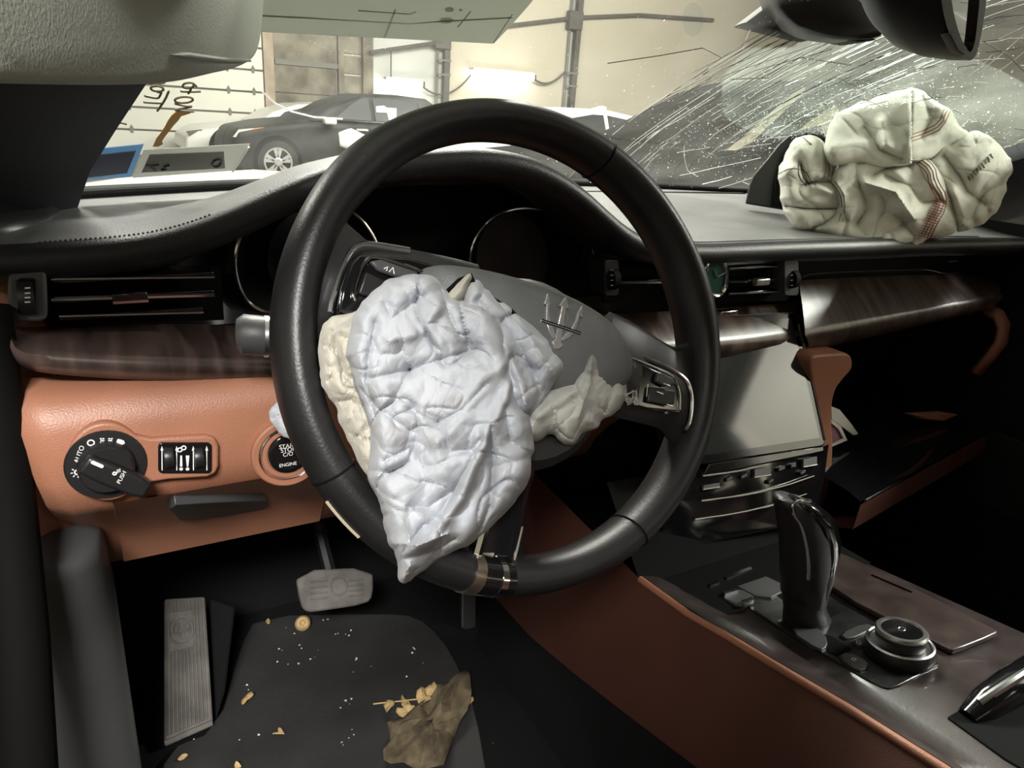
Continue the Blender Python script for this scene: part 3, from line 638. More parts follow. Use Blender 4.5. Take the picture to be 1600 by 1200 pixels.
# ---- left vent
def vent(pxs, Y, dark=M['plastic']):
    out = []
    for (u0, v0, u1, v1) in pxs:
        a, b = at(u0, v0, Y=Y), at(u1, v1, Y=Y); out.append((a, b))
    return out
lv = mk('side_vent', prism([at(u, v, Y=.70) for u, v in ((68, 420), (345, 420), (350, 500), (70, 505))], (0, -1, 0), .01), M['void'], D, smooth=False)
for a, b in vent([(80, 436, 335, 433), (80, 467, 335, 461), (92, 494, 318, 488)], .672):
    m = (a + b) / 2; w = (b - a).length
    mk('vent_slat', boxc(m + V((0, .016, 0)), (w, .03, .004)), M['piano'], lv, bevel=.001)
    mk('slat_chrome', tube([a, b], .0011, 6), M['satin'], lv)
a, b = vent([(80, 468, 335, 461)], .668)[0]
mk('slat_chrome', tube([a, b], .0019, 6), M['chrome'], lv)
c = at(203, 463, Y=.664); mk('vent_tab', boxc(c, (.026, .012, .009)), M['piano'], lv, bevel=.0015)
c2 = c + V((0, -.006, -.003)); mk('tab_chrome', boxc(c2, (.026, .002, .002)), M['chrome'], lv, smooth=False)
blk = mk('vent_block', prism([at(u, v, Y=.655) for u, v in ((12, 418), (22, 410), (66, 413), (72, 425), (74, 497), (66, 503), (16, 505), (12, 495))], (0, -1, 0), .05), M['greyplastic'], D, bevel=.004)
mk('thumbwheel', prism([at(u, v, Y=.652) for u, v in rrect(42, 464, 28, 56, 5)], (0, -1, 0), .01), M['void'], blk, bevel=.001)
c = at(42, 464, Y=.656)
mk('wheel_drum', lathe(Frame(c + V((-.005, 0, 0)), (0, 1, 0), (0, 0, 1)), [(.004, 0), (.0135, 0), (.0135, .010), (.004, .010)], 20), M['plastic'], blk)
for v in (450, 458, 465, 472): mk('mark', boxc(at(43, v, Y=.6405), (.0035, .0006, .0009)), M['white_print'], blk, smooth=False)
# ---- wood: left shelf, centre, passenger side
def wood(name, back, ridge, bottom, Ys, par=D):
    n = 44
    def res(poly):
        poly = smooth_open(poly, 2); L = [0]
        for p, q in zip(poly, poly[1:]): L.append(L[-1] + math.hypot(q[0] - p[0], q[1] - p[1]))
        out = []
        for k in range(n):
            s = L[-1] * k / (n - 1); i = max(j for j in range(len(L)) if L[j] <= s + 1e-9); i = min(i, len(poly) - 2)
            t = (s - L[i]) / max(1e-9, L[i + 1] - L[i]); out.append((poly[i][0] + (poly[i + 1][0] - poly[i][0]) * t, poly[i][1] + (poly[i + 1][1] - poly[i][1]) * t))
        return out
    B, R, Bo = res(back), res(ridge), res(bottom); yb, yr, yo = Ys
    b3 = [at(u, v, Y=yb) for u, v in B]; r3 = [at(u, v, Y=yr) for u, v in R]; o3 = [at(u, v, Y=yo) for u, v in Bo]
    m1 = [a.lerp(b, .55) + V((0, 0, .0035)) for a, b in zip(b3, r3)]; m0 = [a.lerp(b, .9) + V((0, 0, .002)) for a, b in zip(b3, r3)]
    m2 = [a.lerp(b, .4) + V((0, -.004, 0)) for a, b in zip(r3, o3)]; u3 = [p + V((0, .05, -.004)) for p in o3]
    return mk(name, loft([b3, m1, m0, r3, m2, o3, u3]), M['wood'], par, ang=75)
wood('wood_trim', [(14, 508), (30, 509), (77, 511), (247, 505), (420, 510), (640, 512)], [(17, 530), (24, 545), (40, 553), (129, 560), (247, 565), (425, 569), (640, 568)], [(15, 545), (22, 565), (45, 581), (154, 591), (300, 597), (430, 600), (640, 600)], (.70, .622, .632))
wood('wood_trim', [(930, 492), (1010, 488), (1120, 482), (1270, 470)], [(915, 545), (990, 543), (1120, 535), (1262, 522)], [(915, 570), (990, 568), (1120, 560), (1265, 548)], (.712, .668, .672))
wood('wood_trim', [(1248, 438), (1330, 433), (1480, 428), (1540, 432), (1562, 445)], [(1258, 523), (1350, 507), (1450, 488), (1545, 468), (1563, 458)], [(1263, 549), (1350, 529), (1450, 506), (1550, 484), (1565, 470)], (.705, .650, .662))
mk('chrome_strip', tube([at(u, v, Y=.688) for u, v in smooth_open([(1250, 434), (1266, 427), (1340, 423), (1440, 420), (1455, 421), (1475, 427), (1500, 426)], 1)], .0016, 6), M['chrome'], D)
mk('chrome_strip', tube([at(u, v, Y=.684) for u, v in ((1483, 409), (1496, 408))], .0012, 6), M['satin'], D)
# ---- tan lower panel
PR = [(.66, .874), (.635, .872), (.619, .862), (.611, .843), (.610, .80), (.617, .775), (.645, .752), (.682, .724), (.715, .694), (.74, .665), (.76, .63), (.82, .62)]
def lowx(i): return [-.056 - .012 * sstep(.76, .86, z) + .01 * sstep(.74, .68, z) for y, z in PR][i]
xs = [k / 40 for k in range(41)]
mk('lower_panel', loft([[V((lowx(i) + ((.60 if z < .78 else .43) - lowx(i)) * s, y + .012 * (1 - sstep(0, .03, s)) + .03 * sstep(.6, 1, s), z)) for s in xs] for i, (y, z) in enumerate(PR)]), M['brown'], D, ang=70)
sl = mk('storage_lid', loft([[V((x + .006, y - .0035 + (.004 if e in (0, 1) else 0), z)) for e, x in ((0, -.016), (2, -.0155), (2, .10), (2, .19), (1, .1905))] for y, z in PR[5:11]]), M['brown'], D, ang=50)
hf = Frame((.05, .640, .752), (1, 0, 0), (0, -.79, .61))
mk('lid_handle', prism([hf.px(u, v, .0065) for u, v in ((264, 796), (274, 789), (340, 785), (415, 783), (418, 792), (404, 803), (340, 809), (282, 814))], hf.n, .010), M['greyplastic'], sl, bevel=.001)
mk('end_cap', loft([[V((-.125, .72, z)), V((-.095, .692, z)), V((-.07, .685, z)), V((-.045, .70, z)), V((-.04, .76, z))] for z in (.66, .72, .80, .88, .93, .945)]), M['brown'], D, ang=60)
# ---- light switch and dimmers
fs = Frame(at(166, 723, Y=.608), (1, 0, 0), (0, .04, 1))
arc = [(166 + 61 * math.cos(math.radians(a)), 722 + 61 * math.sin(math.radians(a))) for a in range(38, 326, 9)]
pts = arc + [(236, 686), (262, 684), (322, 681), (336, 685), (342, 697), (342, 728), (337, 740), (324, 746), (262, 750), (238, 754)]
bz = mk('switch_bezel', prism([fs.px(u, v, .004) for u, v in pts], fs.n, .016), M['brown'], D, bevel=.0022, seg=3)
kb = mk('light_switch', lathe(fs, [(.0288, .002), (.0292, .0045), (.028, .0062), (.021, .0066), (.0205, .0075), (.0195, .0145), (.018, .0165)], 40), M['plastic'], D)
cx, cy = 0.0, -.001
a = math.radians(-38)
ca, sa = math.cos(a), math.sin(a)
bar = [(-.0185, -.008), (-.0185, .007), (.0, .0085), (.022, .0085), (.033, .006), (.034, -.006), (.024, -.0085), (.0, -.009)]
mk('grip', prism([fs(x * ca - y * sa, x * sa + y * ca, .024) for x, y in bar], fs.n, .012), M['plastic'], kb, bevel=.003, seg=3)
u, v = fs.uv(152, 727, .026)
mk('pointer', prism([fs(u + x * ca - y * sa, v + x * sa + y * ca, .0246) for x, y in rrect(0, 0, .0095, .0026, .0012)], fs.n, .001), M['white_print'], kb, smooth=False)
def lbl(s, size, U, Vv, rot, c, fr=fs, par=kb, name='lettering', shear=.85):
    x, y = fr.uv(U, Vv, c); mk(name, text(s, size, fr, x, y, rot, c, shear=shear), M['white_print'], par, smooth=False)
lbl('AUTO', .0054, 124, 710, math.radians(62), .0072)
lbl('PUSH', .0048, 190, 746, math.radians(55), .0248)

def iring(U, Vv, r, c, fr=fs, par=kb, n=16, w=.0006):
    x, y = fr.uv(U, Vv, c); mk('symbol', ringprism([fr(p, q, c) for p, q in circ(x, y, r, n=n)], [fr(p, q, c) for p, q in circ(x, y, r - w * 1.6, n=n)], fr.n, .0003), M['white_print'], par, smooth=False)
iring(179, 740, .0016, .0248)
for e in (0, 2.2, 4.4): mk('symbol', prism([fs.px(183 + e + a2, 737 - e * .4 + b2, .0248) for a2, b2 in ((-.5, -3), (.5, -3), (.7, 2.5), (-.3, 2.5))], fs.n, .0003), M['white_print'], kb, smooth=False)
iring(142, 692, .0027, .0072)
iring(121, 738, .0024, .0072)
x, y = fs.uv(121, 738, .0072)
for k in range(8):
    t = PI / 4 * k; mk('symbol', prism([fs(x + math.cos(t) * r + math.sin(t) * s, y + math.sin(t) * r - math.cos(t) * s, .0073) for r, s in ((.0031, -.0004), (.0047, -.0003), (.0047, .0003), (.0031, .0004))], fs.n, .0002), M['white_print'], kb, smooth=False)
for U in (161, 171):
    s = -1 if U == 161 else 1
    mk('symbol', join(*[prism([fs(*fs.uv(U + s * e0, 688 + d, .0072), .0072), fs(*fs.uv(U + s * e1, 688 + d - .6, .0072), .0072), fs(*fs.uv(U + s * e1, 689.4 + d, .0072), .0072), fs(*fs.uv(U + s * e0, 689.4 + d, .0072), .0072)], fs.n, .0002) for e0, e1, d in ((-2, 1, -3), (-2, 4, 0), (-2, 1, 3), (2, 5, -3), (2, 5, 3))]), M['white_print'], kb, smooth=False)
mk('symbol', prism([fs.px(U, Vv, .0072) for U, Vv in ((182, 690), (184, 686), (189, 687), (194, 689), (195, 693), (191, 695), (183, 694))], fs.n, .0003), M['white_print'], kb, smooth=False)
dm = mk('dimmer_panel', prism([fs.px(U, Vv, .006) for U, Vv in rrect(289, 716, 84, 48, 7)], fs.n, .006), M['piano'], D, bevel=.0008)
for U in (264, 311):
    x, y = fs.uv(U, 716, .007)
    mk('dimmer_wheel', lathe(Frame(fs(x - .0035, y, .004), fs.y, fs.n), [(.002, 0), (.0088, 0), (.0092, .0012), (.0092, .0058), (.0088, .007), (.002, .007)], 22), M['plastic'], dm)
for U in (253, 276, 302, 323):
    mk('scale_line', prism([fs.px(U + a2, b2, .0066) for a2, b2 in ((-.7, 703), (.7, 703), (.9, 735), (-.5, 735))], fs.n, .0003), M['white_print'], dm, smooth=False)
    mk('arrow', prism([fs.px(U + a2, b2, .0067) for a2, b2 in ((-2.2, 704), (0, 697), (2.2, 704))], fs.n, .0003), M['white_print'], dm, smooth=False)
for U, w0, w1 in ((283, 2.6, 1.4), (293, 1.6, 2.8)):
    mk('symbol', prism([fs.px(U + a2, b2, .0066) for a2, b2 in ((-w1, 712), (w1, 712), (w0 * .7, 729), (-w0 * .7, 729))], fs.n, .0003), M['white_print'], dm, smooth=False)
    iring(U, 733, .0014, .0066, par=dm, n=10)
iring(281, 703, .0022, .0066, par=dm, n=10); iring(287, 700, .0022, .0066, par=dm, n=10)
# ---- start button
fb = Frame(at(449, 706, Y=.608), (1, 0, 0), (0, .04, 1))
sb = mk('start_button', lathe(fb, [(.0315, -.004), (.0315, .004), (.030, .0055), (.026, .0055), (.0255, .003)], 40), M['brown'], D)
mk('chrome_ring', lathe(fb, [(.0255, .002), (.0255, .0050), (.0243, .0062), (.0235, .0050), (.0225, .001)], 40), M['chrome'], sb)
mk('inner_ring', lathe(fb, [(.0235, .0), (.0225, .004), (.019, .0045), (.018, .002)], 40), M['brown'], sb)
mk('button_cap', lathe(fb, [(.0178, .0), (.0178, .0058), (.0165, .0066), (.0135, .0066), (.013, .0056)], 40), M['piano'], sb)
for s, v, z in (('START', 697, .0056), ('STOP', 703, .0056), ('C/O', 710, .0052), ('ENGINE', 726, .0046)):
    lbl(s, z, 450, v, 0, .0072, fb, sb, shear=.95)
# ---- instrument cluster
YC = .742
ic = mk('instrument_cluster', prism([at(u, v, Y=.772) for u, v in ((372, 330), (560, 290), (800, 290), (930, 320), (945, 440), (900, 490), (380, 480))], (0, -1, 0), .004), M['void'], D, smooth=False)
lring = smooth_closed([(366, 420), (369, 385), (384, 348), (410, 328), (460, 314), (520, 316), (560, 336), (585, 370), (594, 400), (585, 440), (560, 480), (500, 500), (440, 494), (400, 482), (378, 462)], 2)
rring = smooth_closed([(733, 400), (742, 370), (765, 342), (800, 324), (845, 325), (895, 342), (924, 375), (936, 425), (934, 452), (915, 470), (880, 500), (820, 510), (760, 480), (738, 440)], 2)
for rg in (lring, rring):
    mk('gauge_ring', tube([at(u, v, Y=YC) for u, v in rg], .0020, 8, closed=True), M['chrome'], ic)
    cu = sum(p[0] for p in rg) / len(rg); cv = sum(p[1] for p in rg) / len(rg)
    mk('gauge_bowl', loft([[at(cu + (u - cu) * k, cv + (v - cv) * k, Y=y) for u, v in rg] for k, y in ((1, YC), (.95, YC + .015), (.88, YC + .022))], cu=True), M['plastic'], ic)
mk('gauge_face', prism([at(u, v, Y=YC + .012) for u, v in circ(800, 405, 56, 72, 30)], (0, -1, 0), .003), pm('gauge_glass', (.016, .014, .014, 1), .4, col2=(.008, .007, .007, 1), vscale=30, spec=.3), ic, smooth=False)
mk('gauge_face', prism([at(u, v, Y=YC + .012) for u, v in circ(480, 405, 62, 76, 30)], (0, -1, 0), .003), M['piano'], ic, smooth=False)
# ---- centre vents and clock
cv = mk('centre_vent', prism([at(u, v, Y=.70) for u, v in ((942, 412), (1245, 404), (1248, 470), (945, 474))], (0, -1, 0), .008), M['void'], D, smooth=False)
for s, m_, r in (((1140, 419, 1228, 416), 'satin', .0008), ((1140, 459, 1228, 455), 'satin', .0008), ((968, 441, 1034, 441), 'chrome', .0022), ((1138, 440, 1166, 440), 'chrome', .0025), ((1168, 438, 1228, 436), 'chrome', .0022)):
    a, b = at(s[0], s[1], Y=.676), at(s[2], s[3], Y=.676)
    mk('vent_slat', boxc((a + b) / 2 + V((0, .016, 0)), ((b - a).x, .03, .004)), M['piano'], cv, bevel=.001)
    mk('slat_chrome', tube([a, b], r, 6), M[m_], cv)
mk('vent_tab', boxc(at(1189, 440, Y=.668), (.024, .010, .009)), M['satin'], cv, bevel=.0015)
for u in (956, 1237):
    b_ = mk('thumbwheel', prism([at(U, Vv, Y=.664) for U, Vv in rrect(u, 434, 22, 56, 5)], (0, -1, 0), .03), M['greyplastic' if u > 1000 else 'plastic'], cv, bevel=.001)
    mk('wheel_drum', lathe(Frame(at(u, 436, Y=.666) + V((-.004, 0, 0)), (0, 1, 0), (0, 0, 1)), [(.004, 0), (.0125, 0), (.0125, .008), (.004, .008)], 18), M['void'], b_)
    for v in (422, 430, 438, 446): mk('mark', boxc(at(u, v, Y=.6525), (.004, .0006, .0012)), M['satin'], b_, smooth=False)
kf = Frame(at(1119, 432, Y=.662), (1, 0, 0), (0, 0, 1))
ck = mk('clock', prism([kf.px(u, v) for u, v in circ(1119, 432, 17, 31, 36)], kf.n, .03), M['piano'], D, bevel=.001)
mk('clock_ring', tube([kf.px(u, v, .002) for u, v in circ(1119, 432, 17, 31, 36)], .0025, 8, closed=True), M['chrome'], ck)
mk('clock_face', prism([kf.px(u, v, .0015) for u, v in circ(1119, 432, 14, 27, 30)], kf.n, .001), pm('clock_dial', (.02, .05, .04, 1), .12, coat=.6), ck, smooth=False)
for a in (2.2, .4): mk('clock_hand', tube([kf(0, 0, .003), kf(.012 * math.cos(a), .012 * math.sin(a), .003)], .0007, 5), M['satin'], ck)
# ---- centre screen and climate panel (turned to the driver)
dcs = V((math.cos(math.radians(8)), -math.sin(math.radians(8)), 0))
TR = at(1243, 490, Y=.69); rd = ray(1287, 690); BRp = CAM + rd * ((TR - CAM).dot(dcs) / rd.dot(dcs))
cs = Frame(TR, dcs, TR - BRp)
sc = mk('touchscreen', prism([cs.px(u, v, .006) for u, v in smooth_closed([(1012, 498), (1018, 496), (1236, 487), (1245, 492), (1250, 510), (1290, 688), (1288, 696), (1280, 699), (1060, 731), (1050, 728), (1045, 718), (1008, 510)], 1)], cs.n, .02), M['piano'], D, bevel=.002)
mk('screen_glass', prism([cs.px(u, v, .0072) for u, v in ((1020, 507), (1237, 497), (1281, 684), (1052, 719))], cs.n, .001), pm('screen_glass', (.035, .037, .036, 1), .07, coat=1.0, spec=.8, bump=.01, bscale=40), sc, smooth=False)
mk('screen_trim', tube([cs.px(u, v, .007) for u, v in ((1249, 507), (1270, 600), (1289, 688))], .0012, 6), M['chrome'], sc)
mk('screen_trim', tube([cs.px(u, v, .007) for u, v in ((1018, 499), (1130, 493), (1238, 489))], .0009, 6), M['satin'], sc)
mk('reflective_cap', boxc(at(1136, 488, Y=.678), (.03, .01, .006)), M['chrome'], sc, bevel=.001)
cl = mk('climate_panel', loft([[cs.px(u, v, c) for u, v, c in ((1040, 740, -.012), (1120, 729, 0), (1285, 698, 0), (1295, 694, -.012))], [cs.px(u, v, c) for u, v, c in ((1035, 800, -.012), (1110, 790, 0), (1278, 752, 0), (1288, 748, -.012))], [cs.px(u, v, c) for u, v, c in ((1035, 860, -.03), (1100, 850, -.02), (1262, 815, -.02), (1275, 810, -.03))]]), M['piano'], D, ang=40)
mk('satin_bar', prism([cs.px(u, v, .005) for u, v in ((1098, 745), (1108, 724), (1200, 709), (1288, 696), (1288, 706), (1200, 724))], cs.n, .008), M['piano'], cl, bevel=.002)
mk('chrome_line', tube([cs.px(u, v, .003) for u, v in smooth_open([(1096, 783), (1150, 776), (1220, 762), (1272, 744)], 1)], .0014, 6), M['chrome'], cl)
mk('chrome_line', tube([cs.px(u, v, .004) for u, v in smooth_open([(1098, 744), (1150, 737), (1200, 727)], 1)], .0012, 6), M['chrome'], cl)
mk('chrome_line', tube([cs.px(u, v, -.006) for u, v in smooth_open([(1086, 812), (1150, 803), (1210, 789), (1260, 772)], 1)], .0014, 6), M['chrome'], cl)
for u, v, w_, h_ in ((1112, 760, 26, 8), (1192, 738, 26, 14), (1266, 722, 22, 14), (1140, 748, 10, 6), (1163, 744, 10, 6), (1222, 732, 10, 6), (1240, 727, 8, 6), (1205, 752, 8, 5), (1255, 738, 8, 5)):
    b_ = mk('climate_button', prism([cs.px(U, Vv, .0045) for U, Vv in ((u - w_ / 2, v + h_ / 2 + 2), (u - w_ / 2, v - h_ / 2 + 2), (u + w_ / 2, v - h_ / 2 - 2), (u + w_ / 2, v + h_ / 2 - 2))], cs.n, .005), M['greyplastic'] if w_ > 20 else M['plastic'], cl, bevel=.0008)
    if w_ > 20: mk('button_edge', tube([cs.px(U, Vv, .005) for U, Vv in ((u - w_ / 2, v + h_ / 2 + 1), (u + w_ / 2, v + h_ / 2 - 3))], .0007, 5), M['satin'], b_)
# tan column right of the screen
mk('stack_side', prism([at(u, v, Y=.628) for u, v in smooth_closed([(1262, 556), (1300, 553), (1330, 551), (1334, 575), (1318, 592), (1303, 612), (1299, 650), (1303, 700), (1297, 760), (1282, 805), (1262, 815), (1270, 760), (1288, 700), (1272, 610)], 2)], (0, -1, 0), .10), M['brown'], D, bevel=.006, seg=3)
# passenger side lower dash: open glove box
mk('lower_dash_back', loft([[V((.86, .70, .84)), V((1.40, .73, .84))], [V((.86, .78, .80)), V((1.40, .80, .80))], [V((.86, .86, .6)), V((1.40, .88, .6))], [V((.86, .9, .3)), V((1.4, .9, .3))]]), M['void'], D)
e0, e1 = V((.905, .545, .612)), V((1.40, .63, .612)); back = V((0, .27, .02))
lid = mk('glove_box_lid', loft([[e0 + back, e1 + back], [e0 + V((0, .02, .006)), e1 + V((0, .02, .006))], [e0, e1], [e0 + V((0, .002, -.012)), e1 + V((0, .002, -.012))]]), M['piano'], D, ang=30)
mk('lid_front', loft([[e0 + V((0, -.002, -.004)), e1 + V((0, -.002, -.004))], [e0 + V((0, .0, -.045)), e1 + V((0, .0, -.045))], [e0 + V((0, .06, -.07)), e1 + V((0, .06, -.07))]]), M['brownshade'], lid)
mk('lid_chrome', tube([e0.lerp(e1, .02) + V((0, -.003, .001)), e0.lerp(e1, .28) + V((0, -.003, .001))], .002, 6), M['chrome'], lid)
mk('dash_end', loft([[at(u, v, X=x) for u, v, x in r] for r in (((1548, 478, 1.37), (1566, 486, 1.375), (1576, 505, 1.38), (1572, 535, 1.38), (1552, 560, 1.375), (1530, 585, 1.37)), ((1536, 490, 1.36), (1552, 498, 1.36), (1558, 512, 1.365), (1555, 532, 1.365), (1540, 555, 1.36), (1518, 580, 1.355)))]), M['brown'], D, solid=.012)
mk('hinge_cover', prism([at(u, v, Y=.66) for u, v in ((1428, 648), (1480, 645), (1498, 648), (1475, 658), (1448, 656))], (0, -1, .2), .02), M['brown'], D, bevel=.002)
# steering column
W = V((.2873, .472, .9272)); dl = math.radians(24.2); th = math.radians(21)
n_ = V((0, -math.cos(dl), math.sin(dl))); u_ = V((1, 0, 0)); v_ = V((0, math.sin(dl), math.cos(dl)))
WF = Frame(W, u_ * math.cos(th) - v_ * math.sin(th), u_ * math.sin(th) + v_ * math.cos(th))
WF.n = n_
col = mk('column_shroud', loft([[W - n_ * d + u_ * (r * math.cos(a)) + v_ * (r * .75 * math.sin(a) - .01) for a in [2 * PI * k / 24 for k in range(24)]] for d, r in ((.03, .05), (.05, .066), (.10, .07), (.20, .075), (.30, .08))], cu=True, caps=True), M['plastic'], D, ang=60)
mk('stalk', tube([(.23, .53, .905), (.15, .552, .918), (.118, .56, .923), (.106, .562, .924), (.092, .564, .926), (.0885, .565, .926)], [.009, .010, .014, .0155, .0155, .012], 16), M['greyplastic'], col)
mk('stalk_ring', tube([(.1105, .5605, .9235), (.107, .561, .9238)], .0162, 16), M['satin'], col)

# ================================================================== steering wheel
SW = thing('steering_wheel', W, 'black leather steering wheel with torn open hub cover', 'steering wheel')
R, r1, r2 = .178, .0150, .0235
def torus(a0, a1, n, k=1.0):
    rows = []
    for i in range(n + 1):
        t = math.radians(a0 + (a1 - a0) * i / n)
        bulge = 1 + .10 * (math.exp(-((math.degrees(t) - 150) / 12) ** 2) + math.exp(-((math.degrees(t) - 30) / 12) ** 2))
        rows.append([WF((R + r1 * k * bulge * math.cos(s)) * math.cos(t), (R + r1 * k * bulge * math.cos(s)) * math.sin(t), r2 * k * math.sin(s)) for s in [2 * PI * j / 20 for j in range(20)]])
    return rows
mk('rim', loft(torus(0, 360, 160)[:-1], cu=True, cv=True), M['rimleather'], SW, ang=80)
for a in (-135, 78, -45):
    mk('rim_seam', tube([WF((R + r1 * 1.015 * math.cos(s)) * math.cos(math.radians(a)), (R + r1 * 1.015 * math.cos(s)) * math.sin(math.radians(a)), r2 * 1.015 * math.sin(s)) for s in [2 * PI * j / 24 for j in range(24)]], .0008, 5, closed=True), M['void'], SW)
mk('worn_patch', tube([WF((R + r1 * .98) * math.cos(math.radians(t)), (R + r1 * .98) * math.sin(math.radians(t)), .004) for t in range(-131, -120, 2)], .0016, 6), pm('worn_leather', S(170, 160, 140), .8), SW)
def plate(pts, c0, c1, it=1):
    return [WF(x, y, c1) for x, y in (smooth_closed(pts, it) if it else pts)]
def dish(x): return .004 + .018 * sstep(.165, .07, abs(x))
def spoke(s):
    rows = []
    for k in range(9):
        x = s * (.168 - .108 * k / 8); hw = .034 + .008 * (k / 8); flare = .020 * math.exp(-((k) / 1.1) ** 2)
        c = dish(x)
        rows.append([WF(x, hw + flare - .004, c - .010), WF(x, hw + flare, c - .002), WF(x, hw + flare - .006, c + .004), WF(x, 0, c + .006), WF(x, -hw - flare + .006, c + .004), WF(x, -hw - flare, c - .002), WF(x, -hw - flare + .004, c - .010), WF(x, 0, c - .014)])
    return loft(rows, cu=True, caps=True)
for s in (-1, 1):
    sp = mk('spoke', spoke(s), M['plastic'], SW, ang=50)
    if s < 0:
        fr_ = [(516, 488), (520, 465), (532, 425), (545, 396), (556, 384), (575, 380), (640, 391)]; c_ = .020
        inn = [(556, 470), (552, 458), (562, 425), (572, 406), (585, 399), (640, 417), (665, 428)]
        pad = [(528, 485), (534, 450), (548, 410), (562, 396), (640, 402), (700, 420), (690, 470), (600, 500)]
        btn = [(578, 408), (596, 405), (655, 425), (640, 440), (590, 422)]; btn2 = [(560, 458), (572, 424), (606, 440), (600, 470)]
    else:
        fr_ = [(1070, 672), (1077, 660), (1081, 630), (1078, 606), (1070, 590), (1040, 572), (990, 552)]; c_ = .020
        inn = [(1063, 640), (1064, 620), (1060, 600), (1050, 585), (1020, 572), (985, 558)]
        pad = [(1066, 645), (1068, 612), (1058, 590), (1000, 566), (975, 560), (975, 630), (1010, 640)]
        btn = [(1058, 600), (1052, 590), (1030, 582), (1026, 596), (1040, 604)]; btn2 = [(1054, 632), (1056, 610), (1016, 604), (1012, 628), (1040, 634)]
    pd_ = mk('button_pad', prism([WF.px(u, v, c_ + .004) for u, v in pad], n_, .006), M['piano'], SW, bevel=.002)
    mk('chrome_trim', tube([WF.px(u, v, c_ + .002) for u, v in smooth_open(fr_, 2)], .0020, 8), M['chrome'], SW)
    mk('chrome_trim', tube([WF.px(u, v, c_ + .006) for u, v in smooth_open(inn, 2)], .0013 if s < 0 else .0008, 8), M['chrome'], SW)
    mk('button', prism([WF.px(u, v, c_ + .009) for u, v in btn], n_, .005), M['greyplastic'], pd_, bevel=.0015)
    mk('button', prism([WF.px(u, v, c_ + .008) for u, v in btn2], n_, .004), M['plastic'], pd_, bevel=.0012)
    if s < 0:
        for q in ([(600, 420), (606, 417), (604, 423)], [(608, 425), (614, 418), (616, 428)]): mk('print', tube([WF.px(u, v, c_ + .0095) for u, v in q], .0005, 4), M['white_print'], pd_)
    else:
        for q in ([(1036, 599), (1047, 603)], [(1026, 612), (1036, 616)], [(1042, 632), (1052, 635)], [(1012, 600), (1010, 620)], [(990, 568), (993, 574)]): mk('print', tube([WF.px(u, v, c_ + .0095) for u, v in q], .0005, 4), M['satin'], pd_)
# bottom spoke
rows = []
for k in range(7):
    y = -.05 - .128 * k / 6; hw = .030 - .008 * math.sin(PI * k / 6) + (.012 * max(0, k - 4) / 2); c = .022 - .020 * k / 6
    rows.append([WF(-hw, y, c - .008), WF(-hw * .9, y, c), WF(0, y, c + .003), WF(hw * .9, y, c), WF(hw, y, c - .008), WF(0, y, c - .014)])
bs = mk('lower_spoke', loft(rows, cu=True, caps=True), M['piano'], SW, ang=50)
for x0, x1, r_ in ((-.010, -.012, .0045), (.018, .020, .0014)):
    mk('spoke_rail', tube([WF(x0 + (x1 - x0) * k / 6, -.055 - .125 * k / 6, .026 - .0195 * k / 6) for k in range(4, 7)], r_, 8), M['chrome'], bs)
mk('spoke_end', prism([WF(x, y, .0085) for x, y in ((-.022, -.165), (.004, -.160), (.002, -.186), (-.02, -.190))], n_, .012), pm('worn_metal', (.5, .45, .38, 1), .4, .8, col2=(.2, .15, .1, 1), vscale=60), bs, bevel=.002)
ins = mk('rim_insert', loft(torus(-95, -84.5, 8, 1.05), cu=True, caps=True), M['piano'], SW, ang=60)
for a0, a1, mm in ((-95.2, -92.6, pm('insert_metal', (.5, .47, .42, 1), .3, .9, col2=(.24, .18, .13, 1), vscale=50)), (-88.2, -86.6, M['chrome'])):
    mk('insert_band', loft(torus(a0, a1, 3, 1.075), cu=True, caps=True), mm, ins, ang=60)
# hub cover
hub = smooth_closed([(-.104, .020), (-.094, .028), (-.06, .035), (0, .038), (.045, .031), (.068, .018), (.080, .000), (.078, -.018), (.05, -.032), (0, -.04), (-.05, -.036), (-.095, -.010)], 2)
rows = []
for k, c in ((1.0, .004), (1.03, .018), (1.0, .034), (.95, .042), (.82, .050), (.6, .055), (.3, .057), (.05, .0575)):
    rows.append([WF(x * k, y * k, c) for x, y in hub])
hb = mk('hub_cover', loft(rows, cu=True, caps=True), M['pad'], SW, ang=70)
mk('hub_core', lathe(Frame(WF(0, -.025, 0), WF.x, WF.y), [(.05, -.03), (.072, -.01), (.074, .012), (.066, .022), (.03, .024)], 36), M['plastic'], SW)
# ragged edge of the split cover
tear = [(700, 458), (718, 440), (735, 432), (742, 446), (770, 468), (800, 488), (815, 500), (830, 505), (838, 518), (856, 533), (872, 552), (890, 566), (905, 562), (928, 540), (945, 548), (962, 562), (978, 580)]
tr_ = []
for i, (u, v) in enumerate(tear): tr_.append(WF.px(u + random.uniform(-2, 2), v + random.uniform(-2, 2), .056 - .012 * (i / len(tear)) ** 2 - (.006 if i < 2 else 0)))
mk('torn_edge', tube(tr_, .0022, 6), M['void'], hb)
